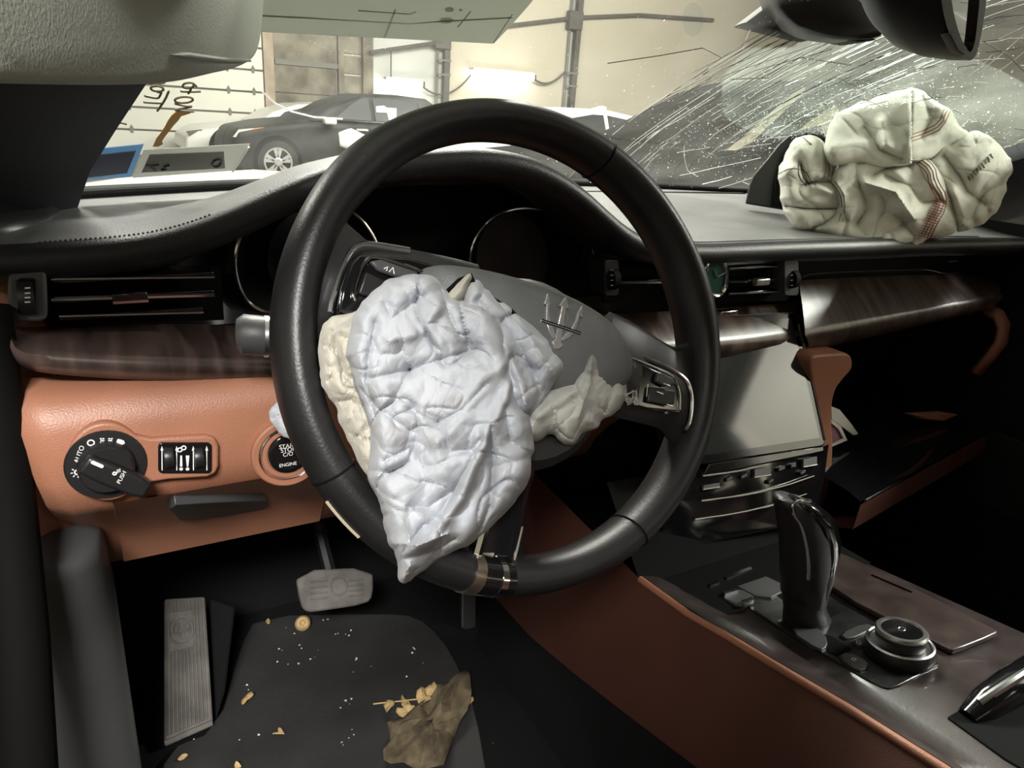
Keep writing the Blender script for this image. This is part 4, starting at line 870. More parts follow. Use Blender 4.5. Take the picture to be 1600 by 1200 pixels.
# trident emblem
em = []
C0 = .0580
def prong(pts, w): return tube([WF(x, y, C0) for x, y in smooth_open(pts, 2)], w, 6)
ex, ey = -.004, .004
em.append(prong([(ex + .000, ey + .000), (ex - .001, ey + .010), (ex + .000, ey + .020)], [.0016] * 11)) if False else None
parts = []
def pr_(pts): parts.append(prism([WF(ex + x, ey + y, C0 + .0008) for x, y in pts], n_, .003))
pr_([(0, .0235), (.0042, .0150), (.0018, .0155), (.0026, .001), (-.0026, .001), (-.0018, .0155), (-.0042, .0150)])
for s in (-1, 1):
    pr_([(s * .0150, .0215), (s * .0165, .0120), (s * .0145, .0135), (s * .0125, .0010), (s * .0085, .0010), (s * .0115, .0090), (s * .0120, .0150)])
    pr_([(s * .0115, -.0010), (s * .0065, -.0010), (s * .0022, -.0080), (s * .0040, -.0092), (s * .0085, -.0055)])
pr_([(-.0165, .0016), (.0165, .0016), (.0165, -.0012), (-.0165, -.0012)])
pr_([(-.0022, -.0005), (.0022, -.0005), (.0026, -.0100), (.0050, -.0120), (.0016, -.0160), (-.0016, -.0160), (-.0050, -.0120), (-.0026, -.0100)])
mk('emblem', join(*parts), pm('emblem_metal', (.62, .62, .62, 1), .28, .7), hb, bevel=.0006)
for d in (-.0004, .0012): mk('emblem_line', tube([WF(ex - .0165, ey + d, C0 + .0012), WF(ex + .0165, ey + d, C0 + .0012)], .0004, 4), M['void'], hb)
# ================================================================== airbags
def seg_d(px, py, poly):
    best = 1e9; sgn = 1
    for (ax, ay), (bx, by) in zip(poly, poly[1:]):
        dx, dy = bx - ax, by - ay; L = dx * dx + dy * dy; t = max(0, min(1, ((px - ax) * dx + (py - ay) * dy) / L))
        qx, qy = ax + dx * t, ay + dy * t; d = math.hypot(px - qx, py - qy)
        if d < best: best = d; sgn = 1 if dx * (py - ay) - dy * (px - ax) < 0 else -1
    return best, sgn
class Pillow:
    """a limp cloth bag: closed skin bulging from a plane, creased by fold lines"""
    def __init__(s, poly, q, n, H, edge, folds=(), crumple=.006, cell=48, seed=0, back=.02, power=2.2, base=None):
        P = smooth_closed(poly, 2); cx = sum(p[0] for p in P) / len(P); cy = sum(p[1] for p in P) / len(P); jag = min(4.0, edge * .4)
        s.poly = [(u + jag * noise.noise((u * .06, v * .06, seed + 1.7)) + .5 * jag * noise.noise((u * .17, v * .17, seed)), v + jag * noise.noise((u * .06, v * .06, seed + 8.2)) + .5 * jag * noise.noise((u * .17, v * .17, seed + 4))) for u, v in P]
        s.q, s.n = V(q), V(n).normalized(); s.H, s.edge, s.folds = H, edge, folds
        s.cr, s.cell, s.seed, s.back, s.base = crumple, cell, seed, back, base
        s.c = (sum(p[0] for p in s.poly) / len(s.poly), sum(p[1] for p in s.poly) / len(s.poly))
    def height(s, u, v):
        d = seg_d(u, v, s.poly + s.poly[:1])[0]
        e = 1 - math.exp(-d / s.edge); h = s.H * e
        k = .25 + .75 * min(1, d / (s.edge * .8))
        wu = u + 9 * noise.noise((u * .02, v * .02, s.seed)); wv = v + 9 * noise.noise((u * .02, v * .02, s.seed + 5))
        for i, (sc, am) in enumerate(((1.3, 1.0), (.75, .55), (.42, .20), (.24, .05))):
            c_, s_ = math.cos(.6 + i), math.sin(.6 + i); L = s.cell * sc
            x, y = (wu * c_ + wv * s_) / L, (-wu * s_ + wv * c_) / (L * 1.5)
            b = abs(noise.noise((x, y, s.seed + i * 7.3)))
            g = 1 - abs(noise.noise((y * 1.3 + 9, x * .8, s.seed + i * 3.1)))
            h += s.cr * am * k * (2.0 * min(b, .45) + .8 * g - 1.1)
        for i, (sc, am, wd) in enumerate(((1.15, 1.2, .045), (.66, .5, .06), (.36, .10, .1))):
            L = s.cell * sc; c_, s_ = math.cos(1.9 * i + s.seed), math.sin(1.9 * i + s.seed)
            nz = noise.noise(((wu * c_ + wv * s_) / L, (-wu * s_ + wv * c_) / (1.6 * L), s.seed + 20.5 + i * 4.7))
            h -= s.cr * am * k * math.exp(-abs(nz) / wd)
        for pts, A, wd, kind in s.folds:
            dd, sg = seg_d(u, v, pts)
            if kind == 'r': h += k * A * math.exp(-dd / wd)
            elif kind == 'g': h += k * A * math.exp(-(dd / wd) ** 2)
            elif kind == 's': h += k * A * (.5 + .5 * math.tanh(sg * dd / 3.0)) * math.exp(-dd / wd)
        if s.base: h += s.base(u, v)
        return h
    def pt(s, u, v, e=0): return at(u, v, pl=(s.q + s.n * (s.height(u, v) + e), s.n))
    def mesh(s, rings=46, m=170):
        P = s.poly; L = [0]
        for a, b in zip(P, P[1:] + P[:1]): L.append(L[-1] + math.hypot(b[0] - a[0], b[1] - a[1]))
        B = []
        for k in range(m):
            t = L[-1] * k / m; i = max(j for j in range(len(P)) if L[j] <= t + 1e-9); a, b = P[i], P[(i + 1) % len(P)]; f = (t - L[i]) / max(1e-9, L[i + 1] - L[i])
            B.append((a[0] + (b[0] - a[0]) * f, a[1] + (b[1] - a[1]) * f))
        rows = []
        for j in range(rings + 1):
            t = .02 + .98 * (1 - (1 - j / rings) ** 1.35)
            rows.append([s.pt(s.c[0] + (u - s.c[0]) * t, s.c[1] + (v - s.c[1]) * t) for u, v in B])
        for t, bk in ((.985, .3), (.93, .7), (.8, .95), (.5, 1.0), (.05, 1.0)):
            rows.append([at(s.c[0] + (u - s.c[0]) * t, s.c[1] + (v - s.c[1]) * t, pl=(s.q + s.n * ((s.base(u, v) if s.base else 0) - s.back * bk), s.n)) for u, v in B])
        return loft(rows, cu=True, caps=True)
    def line(s, pts, e=.0006, it=1):
        pts = smooth_open(pts, it); out = []
        for a, b in zip(pts, pts[1:]):
            k = max(1, int(math.hypot(b[0] - a[0], b[1] - a[1]) / 4))
            out += [s.pt(a[0] + (b[0] - a[0]) * i / k, a[1] + (b[1] - a[1]) * i / k, e) for i in range(k)]
        return out + [s.pt(*pts[-1], e)]

AB = thing('driver_airbag', W + n_ * .04, 'crumpled white deployed airbag hanging from the steering wheel hub', 'airbag')
q0 = W + n_ * .030
main = [(590, 446), (622, 431), (645, 428), (676, 430), (692, 445), (707, 466), (735, 468), (765, 480), (790, 510), (801, 545), (800, 585), (812, 622), (828, 652), (836, 693), (830, 720), (828, 752), (800, 792), (765, 828), (735, 852), (692, 868), (650, 902), (629, 914), (620, 908), (621, 872), (602, 842), (595, 800), (594, 782), (576, 757), (575, 735), (583, 690), (570, 640), (552, 600), (541, 560), (543, 515), (562, 474)]
folds = [([(592, 455), (612, 498), (655, 468), (690, 452)], -.008, 11, 'r'), ([(640, 578), (580, 592)], -.009, 8, 'r'), ([(640, 578), (605, 645)], -.007, 8, 'r'), ([(640, 578), (695, 560), (745, 545)], -.010, 9, 'r'), ([(640, 578), (622, 535)], -.006, 7, 'r'),
         ([(587, 505), (576, 555), (572, 600), (585, 650)], -.009, 8, 'r'), ([(560, 605), (592, 640), (645, 676)], -.008, 9, 'r'), ([(728, 542), (705, 500), (690, 452)], -.010, 8, 'r'), ([(728, 542), (740, 500)], -.006, 9, 'r'),
         ([(800, 562), (760, 590), (720, 650), (685, 690)], .010, 16, 'g'), ([(685, 660), (640, 640)], -.007, 7, 'r'), ([(685, 660), (722, 640), (760, 600)], -.007, 8, 'r'), ([(685, 660), (703, 706), (738, 702), (752, 684)], -.008, 7, 'r'),
         ([(768, 664), (742, 720), (718, 780), (672, 846), (622, 868)], .016, 12, 'g'), ([(768, 668), (770, 720), (766, 790), (750, 830)], -.016, 7, 'r'), ([(752, 690), (715, 756), (690, 800)], -.015, 8, 'r'), ([(632, 792), (670, 792), (715, 762)], -.009, 8, 'r'), ([(632, 792), (640, 845)], .007, 7, 'r'), ([(632, 792), (690, 812)], .007, 6, 'r'),
         ([(612, 850), (655, 852), (700, 834)], .010, 6, 'r'), ([(622, 876), (680, 862), (712, 842)], -.009, 8, 'r'), ([(622, 898), (655, 890)], -.006, 6, 'r'), ([(790, 640), (798, 690), (835, 712)], -.010, 9, 'r'), ([(800, 600), (778, 650)], .010, 9, 'g'), ([(770, 730), (800, 722), (830, 716)], -.008, 7, 'r'), ([(600, 720), (640, 700), (662, 730)], -.008, 8, 'r'), ([(575, 735), (612, 738), (640, 722)], -.008, 8, 'r'), ([(640, 470), (625, 430)], -.004, 8, 'r'), ([(655, 520), (690, 550), (694, 570)], -.006, 6, 'r'), ([(690, 470), (660, 520), (610, 530)], .006, 10, 'g')]
PA = Pillow(main, q0, n_, .046, 9, folds, .0066, 62, 3, .02, base=lambda u, v: .020 - .030 * sstep(640, 900, v))
mk('front_panel', PA.mesh(110, 340), M['bag'], AB, ang=38)
PB = Pillow([(728, 438), (737, 428), (762, 441), (800, 478), (845, 510), (880, 554), (893, 573), (872, 596), (850, 622), (838, 648), (820, 655), (780, 640), (740, 560), (720, 500), (712, 466)], q0 + n_ * .012, n_, .034, 10, [([(745, 470), (800, 520), (835, 585)], -.010, 9, 'r'), ([(800, 480), (850, 560), (868, 590)], .008, 8, 'r'), ([(800, 560), (835, 580), (845, 620)], -.010, 8, 'r'), ([(760, 450), (820, 520), (880, 560)], -.006, 8, 'r'), ([(790, 540), (815, 600), (822, 640)], .010, 8, 'g')], .004, 40, 9, .02)
mk('upper_fold', PB.mesh(36, 130), M['bag'], AB, ang=38)
PC = Pillow([(925, 534), (935, 548), (952, 556), (968, 562), (978, 578), (981, 624), (962, 645), (938, 658), (940, 670), (916, 672), (895, 697), (876, 692), (864, 674), (835, 692), (800, 690), (815, 640), (850, 615), (895, 580)], W + n_ * .030, n_, .026, 10, [([(925, 540), (922, 600), (905, 650)], .009, 7, 'r'), ([(950, 556), (958, 600), (948, 640)], -.008, 7, 'r'), ([(890, 590), (920, 640), (935, 660)], -.008, 9, 'r'), ([(840, 650), (900, 610), (925, 560)], .007, 9, 'g')], .003, 40, 14, .012)
mk('torn_panel', PC.mesh(30, 130), M['baggrey'], AB, ang=38)
rn = random.Random(4)
mk('frayed_threads', join(*[tube([PC.pt(976, 618 + rn.uniform(-4, 8), .001), PC.pt(978, 624, .004) + V((rn.uniform(0, .010), rn.uniform(-.004, .002), rn.uniform(-.006, .008))), PC.pt(980, 626, .004) + V((rn.uniform(.004, .010), rn.uniform(-.003, .001), rn.uniform(-.004, .003)))], .0004, 4) for _ in range(12)]), M['baggrey'], AB, kind='stuff')
PD = Pillow([(500, 512), (512, 497), (530, 490), (562, 482), (600, 484), (640, 520), (640, 700), (600, 770), (582, 758), (560, 722), (545, 692), (528, 652), (521, 628), (504, 610), (497, 572)], W + n_ * .020, n_, .030, 14, [([(520, 500), (525, 545), (540, 590), (560, 605)], -.010, 7, 'r'), ([(522, 628), (550, 625), (575, 640)], -.010, 6, 'r'), ([(515, 595), (530, 580), (550, 590)], -.007, 7, 'r'), ([(548, 690), (575, 670)], -.006, 7, 'r'), ([(515, 500), (520, 520), (535, 515)], .006, 6, 'r')], .004, 36, 21, .015)
mk('side_fold', PD.mesh(34, 130), M['bagyellow'], AB, ang=38)
PE = Pillow([(697, 462), (712, 446), (733, 424), (738, 432), (730, 452), (722, 470), (705, 476)], W + n_ * .060, n_, .010, 6, [], .001, 20, 2, .004)
mk('torn_flap', PE.mesh(12, 60), M['bagyellow'], AB, ang=38)
qf = at(445, 660, Y=.575)
PF = Pillow([(420, 640), (430, 630), (442, 624), (470, 640), (480, 700), (462, 692), (440, 680), (424, 664)], qf, (-.3, -.9, .3), .012, 8, [([(424, 655), (440, 648), (455, 660)], -.006, 5, 'r'), ([(430, 640), (445, 640)], -.004, 5, 'r')], .002, 22, 8, .006)
mk('side_flap', PF.mesh(14, 60), M['bag'], AB, ang=38)

PB_ = thing('passenger_airbag', at(1390, 330, Y=.74), 'crumpled cream deployed airbag with red stitching on the passenger dash', 'airbag')
nq = V((-.42, -.85, .32)).normalized(); qp = at(1390, 290, Y=.71)
def pil(*a, **k): return Pillow(*a, **k)
QT = pil([(1286, 240), (1290, 215), (1297, 192), (1313, 171), (1360, 155), (1425, 135), (1442, 142), (1466, 160), (1488, 174), (1500, 200), (1515, 205), (1508, 222), (1480, 240), (1440, 256), (1421, 258), (1380, 262), (1340, 254), (1300, 262)], qp, nq, .016, 6, [([(1426, 136), (1422, 200), (1420, 258)], .022, 40, 's'), ([(1352, 200), (1375, 235), (1410, 248)], -0.0121, 8, 'r'), ([(1380, 190), (1385, 225), (1405, 240)], .008, 8, 'g'), ([(1440, 150), (1458, 185), (1440, 215)], -0.0135, 9, 'r'), ([(1465, 160), (1478, 190), (1460, 215), (1425, 225)], .007, 8, 'g'), ([(1300, 235), (1350, 225)], .006, 12, 'g')], .0034, 66, 31, .03, base=lambda u, v: .030 * sstep(140, 255, v) * sstep(1500, 1300, u) + .018 * sstep(1330, 1425, u) * (1 if u < 1424 else 0))
QM = pil([(1296, 285), (1306, 262), (1322, 250), (1350, 246), (1400, 254), (1440, 246), (1465, 252), (1485, 290), (1494, 330), (1498, 362), (1468, 372), (1448, 374), (1432, 388), (1400, 396), (1352, 406), (1322, 382), (1292, 372), (1266, 361), (1285, 345), (1310, 320)], qp + nq * .012, nq, .026, 7, [([(1318, 262), (1342, 290), (1352, 330), (1340, 350)], -0.0162, 8, 'r'), ([(1352, 285), (1400, 300), (1428, 342)], 0.0189, 10, 'r'), ([(1360, 275), (1385, 262), (1420, 260)], -0.0135, 7, 'r'), ([(1385, 275), (1420, 290), (1440, 315), (1470, 315)], -0.0121, 8, 'r'), ([(1428, 345), (1380, 365), (1355, 400)], -0.0108, 9, 'r'), ([(1450, 250), (1455, 285), (1474, 312), (1460, 345), (1445, 372)], .006, 9, 'g'), ([(1410, 345), (1430, 370), (1420, 385)], -0.0121, 7, 'r'), ([(1400, 270), (1425, 300), (1430, 330)], .007, 9, 'g')], .0034, 56, 37, .03)
QR = pil([(1442, 262), (1450, 244), (1480, 222), (1522, 202), (1546, 211), (1565, 228), (1581, 252), (1583, 266), (1573, 284), (1570, 306), (1547, 345), (1520, 356), (1492, 363), (1484, 330), (1472, 300), (1455, 285)], qp + nq * .004, nq, .030, 9, [([(1476, 245), (1500, 275), (1512, 300), (1540, 320)], -0.0135, 9, 'r'), ([(1520, 205), (1525, 225), (1545, 222)], -0.0095, 7, 'r'), ([(1575, 285), (1540, 300), (1515, 345)], -0.0121, 9, 'r'), ([(1490, 300), (1510, 350)], .008, 9, 'g'), ([(1560, 235), (1530, 260), (1505, 265)], .006, 12, 'g')], .0034, 60, 41, .03)
QL = pil([(1214, 280), (1218, 258), (1228, 238), (1240, 216), (1268, 209), (1290, 222), (1302, 250), (1300, 282), (1320, 300), (1322, 330), (1304, 350), (1275, 359), (1252, 361), (1230, 346), (1222, 322), (1219, 300)], qp + nq * .010, nq, .030, 8, [([(1250, 290), (1275, 284), (1305, 286)], -0.0189, 6, 'r'), ([(1228, 322), (1260, 326), (1312, 326)], -0.0135, 5, 'r'), ([(1280, 215), (1292, 255), (1288, 280)], -0.0108, 7, 'r'), ([(1250, 255), (1262, 285), (1272, 288)], -0.0135, 6, 'r'), ([(1270, 290), (1300, 300)], .010, 6, 'g'), ([(1220, 275), (1240, 262)], .006, 8, 'g')], .0026, 44, 47, .03)
QS = pil([(1300, 290), (1308, 262), (1326, 248), (1346, 252), (1356, 268), (1352, 300), (1362, 325), (1345, 345), (1322, 352), (1316, 330)], qp + nq * .024, nq, .018, 7, [([(1306, 282), (1320, 305), (1318, 345)], 0.0081, 6, 'r'), ([(1340, 262), (1345, 300), (1350, 335)], -0.0068, 8, 'r')], .002, 40, 53, .02)
for nm, qq in (('top_flap', QT), ('middle_drape', QM), ('right_lobe', QR), ('left_roll', QL), ('inner_tube', QS)):
    mk(nm, qq.mesh(64, 210), M['pbag'], PB_, ang=38)
M['red'] = pm('red_thread', S(150, 88, 78), .8); M['darkthread'] = pm('dark_thread', S(92, 78, 70), .8)
def off(pts, d):
    out = []
    for i, (u, v) in enumerate(pts):
        a = pts[max(0, i - 1)]; b = pts[min(len(pts) - 1, i + 1)]; L = math.hypot(b[0] - a[0], b[1] - a[1]); out.append((u - (b[1] - a[1]) / L * d, v + (b[0] - a[0]) / L * d))
    return out
for pill, base, offs, mt_ in ((QM, [(1436, 250), (1454, 264), (1458, 286), (1472, 308), (1470, 325), (1458, 345), (1446, 370)], (-8, -3, 2, 7), 'red'), (QT, [(1423, 216), (1446, 208), (1470, 196), (1480, 172)], (-5, 0, 5), 'red'), (QL, [(1288, 234), (1298, 258), (1296, 276)], (-4, 1), 'red'), (QL, [(1249, 256), (1250, 276), (1262, 290)], (-3, 2), 'darkthread'), (QL, [(1216, 272), (1235, 262), (1258, 266), (1268, 284)], (0,), 'darkthread'), (QL, [(1228, 322), (1262, 327), (1310, 327)], (0,), 'darkthread'), (QS, [(1302, 284), (1316, 302), (1319, 325), (1314, 346)], (-2, 3), 'darkthread'), (QL, [(1254, 214), (1268, 226)], (0,), 'darkthread')):
    for o_ in offs:
        pts = pill.line(off(base, o_), .0008)
        mk('stitch_line', tube(pts, .0006, 5), M[mt_], PB_)
cross = []
for k in range(16):
    f = k / 15; u = 1472 - 27 * f; v = 312 + 58 * f
    cross.append(tube(QM.line([(u - 11, v - 3), (u + 8, v + 3)], .0009, 0), .0005, 4))
mk('cross_stitching', join(*cross), M['red'], PB_, kind='stuff')
prn = []
for k in range(9):
    u = 1512 + 4.3 * k; v = 276 - 4.4 * k
    prn.append(tube(QR.line([(u, v), (u + 3.5 + (k % 3), v + 6 + (k % 2) * 2)], .0009, 0), .0008, 4)); prn.append(tube(QR.line([(u + 1.5, v - 1), (u + 4.5, v + 5)], .0009, 0), .0005, 4))
mk('printed_text', join(*prn), pm('grey_ink', S(130, 132, 120), .8), PB_)
# burst dash flap behind the passenger airbag
fl = thing('airbag_door', at(1195, 315, Y=.86), 'black torn airbag door standing left of the passenger airbag', 'airbag door')
fq = at(1200, 300, Y=.86); fn = V((-.5, -.8, .2)).normalized()
pts = [(1166, 318), (1172, 288), (1178, 274), (1200, 248), (1218, 225), (1240, 206), (1284, 194), (1292, 215), (1310, 260), (1300, 300), (1240, 330), (1215, 326)]
mk('flap', prism([at(u, v, pl=(fq, fn)) for u, v in pts], fn, .008), M['leather'], fl, bevel=.002)
mk('flap_lining', prism([at(u, v, pl=(fq + fn * .012, fn)) for u, v in ((1208, 322), (1212, 280), (1228, 236), (1262, 205), (1290, 215), (1300, 280), (1240, 328))], fn, .006), M['void'], fl, bevel=.002)

# ================================================================== centre console
CC = thing('center_console', (.68, .35, .3), 'dark wood topped center console with tan leather side', 'console')
pip = [at(u, v, X=x) for u, v, x in ((1000, 905, .525), (1076, 960, .53), (1134, 993, .535), (1201, 1034, .54), (1330, 1110, .545), (1472, 1200, .55), (1640, 1310, .555))]
def pipe_at(y):
    for p, q in zip(pip, pip[1:]):
        if q.y <= y <= p.y: return p.lerp(q, (p.y - y) / (p.y - q.y))
    return pip[0].copy() if y > pip[0].y else pip[-1].copy()
fc = Frame((.68, .30, .60), (1, 0, 0), (0, 1, -.15))
def cpx(pts, c=0): return [fc.px(u, v, c) for u, v in pts]
top = smooth_open([(1070, 890), (1130, 925), (1200, 968), (1300, 1033), (1400, 1100), (1480, 1152), (1560, 1210), (1680, 1300)], 1)
t3 = cpx(top); lx = [p + V((-.012, 0, -.007)) for p in t3]
r3 = [V((.835, p.y + .04, fc(0, 0).z - .15 * (p.y + .04 - .30))) for p in t3]; rr = [p + V((.008, 0, -.012)) for p in r3]; rb = [p + V((.01, 0, -.25)) for p in r3]
lx2 = [pipe_at(p.y) + V((.004, 0, .003)) for p in t3]
mk('console_top', loft([lx2, lx, t3, r3, rr, rb]), M['consolewood'], CC, ang=60)
mk('piping', tube(pip, .0042, 10), M['brown'], CC)
low = [at(u, v, X=.488) for u, v in ((700, 862), (745, 905), (770, 930), (829, 995), (900, 1055), (980, 1117), (1063, 1180), (1150, 1245), (1300, 1360))]
def low_at(y):
    for p, q in zip(low, low[1:]):
        if min(p.y, q.y) <= y <= max(p.y, q.y): return p.lerp(q, (p.y - y) / (p.y - q.y + 1e-9))
    return low[0].copy() if y > low[0].y else low[-1].copy()
ys = [.86 - .72 * k / 40 for k in range(41)]
def top_at(y):
    if y <= pip[0].y: return pipe_at(y)
    return V((pip[0].x - .02 * (y - pip[0].y), y, pip[0].z + .10 * (y - pip[0].y)))
tops = [top_at(y) for y in ys]; lows = [V((p.x, y, p.z)) for y, p in zip(ys, [low_at(y) for y in ys])]
mk('console_side', loft([tops] + [[a.lerp(b, t) + V((-.010 * math.sin(PI * t), 0, 0)) for a, b in zip(tops, lows)] for t in (.05, .3, .6, .9, 1)] + [[p + V((.03, 0, -.004)) for p in lows]]), M['brownshade'], CC, ang=60)
mk('tunnel_carpet', loft([[p + V((.012, 0, .01)) for p in lows], [V((p.x - .02, p.y, .27)) for p in lows]]), M['carpet'], CC)
mk('console_nose', loft([[V((.53, .47, .575)), V((.84, .47, .575))], [V((.53, .56, .572)), V((.84, .56, .572))], [V((.54, .66, .66)), V((.86, .63, .66))]]), M['void'], CC)
plate_px = smooth_closed([(1108, 908), (1140, 893), (1172, 884), (1235, 905), (1300, 935), (1400, 990), (1476, 1034), (1440, 1052), (1394, 1076), (1372, 1071), (1300, 1030), (1225, 985), (1150, 935)], 1)
pl = mk('shifter_plate', prism(cpx(plate_px, .002), fc.n, .004), pm('shifter_gloss', (.035, .036, .038, 1), .22, coat=.5, col2=(.015, .015, .016, 1), vscale=40), CC, bevel=.001)
mk('gate_opening', prism(cpx([(1200, 918), (1225, 912), (1280, 938), (1312, 957), (1285, 972), (1262, 962), (1225, 938)], .0026), fc.n, .002), M['void'], pl, smooth=False)
for pts in ([(1132, 900), (1172, 884), (1175, 888), (1136, 904)], [(1108, 912), (1122, 906), (1124, 910), (1110, 915)], [(1130, 924), (1150, 918), (1153, 922), (1133, 928)], [(1158, 938), (1176, 932), (1178, 937), (1160, 943)], [(1215, 969), (1232, 963), (1233, 966), (1217, 972)]):
    mk('chrome_key', prism(cpx(pts, .0085), fc.n, .004), M['chrome'], pl, smooth=False)
for pts in ([(1122, 930), (1152, 917), (1185, 934), (1158, 948)], [(1130, 905), (1176, 890), (1235, 918), (1195, 938)], [(1232, 984), (1262, 970), (1290, 990), (1294, 1010), (1280, 1016)], [(1308, 1026), (1325, 1017), (1358, 1034), (1356, 1043), (1340, 1048)], [(1310, 990), (1352, 972), (1368, 980), (1326, 1000)], [(1330, 1000), (1368, 984), (1385, 992), (1345, 1012)]):
    mk('console_button', prism(cpx(smooth_closed(pts, 1), .0048), fc.n, .005), M['greyplastic'], pl, bevel=.0012)
mk('hollow', prism(cpx([(1284, 990), (1300, 994), (1330, 1014), (1308, 1024), (1294, 1018)], .0028), fc.n, .002), M['void'], pl, smooth=False)
mk('symbol', tube(cpx([(1333, 1028), (1338, 1030), (1334, 1033), (1330, 1030), (1333, 1028)], .0062), .0005, 4), M['white_print'], pl)
mk('symbol', tube(cpx([(1340, 1000), (1338, 1005), (1345, 1007), (1343, 1001)], .0062), .0004, 4), M['white_print'], pl)
kx, ky = fc.uv(1404, 1022, .004); kfm = Frame(fc(kx, ky, .0), fc.x, fc.y)
kn = mk('rotary_knob', lathe(kfm, [(.031, .002), (.0335, .006), (.0335, .013), (.0315, .0175), (.029, .0185), (.0275, .016)], 44), M['plastic'], CC)
mk('lower_ring', lathe(kfm, [(.0315, .0170), (.0322, .0182), (.0305, .0194), (.0290, .0186), (.0285, .016)], 44), M['satin'], kn)
mk('upper_dial', lathe(kfm, [(.0215, .014), (.0235, .018), (.0245, .028), (.0238, .0315), (.0200, .0322), (.019, .031)], 44), M['plastic'], kn)
mk('upper_ring', lathe(kfm, [(.0246, .0290), (.0250, .0310), (.0235, .0330), (.0198, .0330), (.0190, .0315)], 44), M['satin'], kn)
mk('dial_face', lathe(kfm, [(.0195, .030), (.019, .0322), (.001, .0324)], 30), M['piano'], kn)
mk('symbol', tube([kfm(.004 * math.cos(a), .003 * math.sin(a), .0328) for a in [2 * PI * k / 14 for k in range(14)]], .0004, 4, closed=True), M['satin'], kn)
mk('console_lid', prism(cpx(smooth_closed([(1290, 918), (1296, 890), (1308, 862), (1330, 870), (1560, 984), (1556, 990), (1490, 1016), (1482, 1013)], 1), .007), fc.n, .006), pm('lid_wood', (.075, .052, .047, 1), .36, coat=.2, col2=(.04, .027, .025, 1), vscale=34), CC, bevel=.0015)
mk('lid_slot', tube(cpx([(1362, 898), (1425, 925)], .0078), .0008, 5), M['void'], CC)
ch = mk('cup_holder', prism(cpx([(1480, 1120), (1500, 1108), (1560, 1070), (1620, 1040), (1760, 1110), (1700, 1260), (1570, 1185)], .002), fc.n, .004), M['void'], CC, bevel=.001)  # flat dark panel; shade of the holder's depth is put into its colour
mk('roller_lid', tube([fc.px(u, v, c) for u, v, c in ((1512, 1122, .0), (1540, 1098, .010), (1575, 1074, .014), (1625, 1046, .014), (1700, 1010, .014))], [.010, .014, .016, .017, .017], 14), M['piano'], ch)
mk('roller_trim', tube([fc.px(u, v, c) for u, v, c in ((1530, 1098, .015), (1560, 1078, .025), (1600, 1052, .030), (1650, 1026, .031))], .004, 8), M['satin'], ch)

# gear lever
GL = thing('gear_lever', (.655, .42, .58), 'black gear lever with chrome edged glossy grip on the console', 'gear lever')
def lever(rowspx, hd, Y=.42):
    rows = []
    for v, uL, uR in rowspx:
        a, b = at(uL, v, Y=Y), at(uR, v, Y=Y); c = (a + b) / 2; hw = (b - a).length / 2; x = (b - a).normalized()
        rows.append([c + x * (hw * math.cos(t)) + V((0, 1, 0)) * (hd * (hw / .024) ** .5 * math.sin(t)) for t in [2 * PI * k / 24 for k in range(24)]])
    return loft(rows, cu=True, caps=True)
mk('boot', lever([(985, 1232, 1300), (960, 1234, 1290), (945, 1232, 1282), (930, 1231, 1278)], .02), M['leather'], GL, ang=60)
mk('grip', lever([(935, 1231, 1278), (900, 1230, 1286), (860, 1229, 1294), (830, 1226, 1294), (805, 1222, 1284), (790, 1218, 1272), (781, 1219, 1258), (777, 1226, 1248)], .022), M['leather'], GL, ang=80)
mk('glossy_face', lever([(922, 1264, 1284), (905, 1263, 1289), (885, 1263, 1295), (860, 1262, 1300), (835, 1258, 1302), (812, 1250, 1297), (796, 1243, 1287), (786, 1240, 1274), (781, 1242, 1262)], .021, Y=.412), M['piano'], GL, ang=80)
mk('chrome_edge', tube([at(u, v, Y=.392) for u, v in smooth_open([(1266, 782), (1246, 782), (1237, 790), (1240, 804), (1252, 820), (1259, 845), (1263, 875), (1263, 905)], 2)], .0017, 8), M['chrome'], GL)
mk('grip_base', lever([(925, 1263, 1283), (912, 1263, 1287), (900, 1264, 1291), (888, 1266, 1294)], .0215, Y=.411), M['greyplastic'], GL, ang=80)

# ================================================================== footwell
mk('floor_carpet', join(box(-.12, 1.38, -1.9, 1.10, .24, .28), loft([[V((-.12, 1.08, .28)), V((1.38, 1.08, .28))], [V((-.12, 1.22, .45)), V((1.38, 1.22, .45))], [V((-.12, 1.24, .92)), V((1.38, 1.24, .92))]])), M['carpet'], smooth=False, label='black carpet of the driver footwell', kind='structure')
mk('wall_footwell', loft([[V((-.115, y, z)) for z in (.26, .8)] for y in (.74, 1.22)]), M['carpet'], solid=.01, label='black kick side of the footwell', kind='structure')
mk('trim_8', loft([[V((-.130, .72, z)), V((-.112, .665, z)), V((-.095, .648, z)), V((-.07, .642, z)), V((-.045, .648, z)), V((-.028, .665, z)), V((-.022, .72, z)), V((-.022, .80, z))] for z in (.26, .45, .6, .690, .702)] + [[V((-.128, .725, .709)), V((-.110, .672, .709)), V((-.094, .656, .709)), V((-.07, .650, .709)), V((-.046, .656, .709)), V((-.030, .672, .709)), V((-.024, .72, .709)), V((-.024, .80, .709))]] + [[V((-.125, .74, .715)), V((-.105, .70, .717)), V((-.09, .69, .718)), V((-.07, .69, .718)), V((-.05, .69, .718)), V((-.035, .70, .717)), V((-.03, .72, .716)), V((-.03, .80, .715))]]), M['greyplastic'], ang=60, label='grey plastic kick panel left of the footrest', kind='structure')
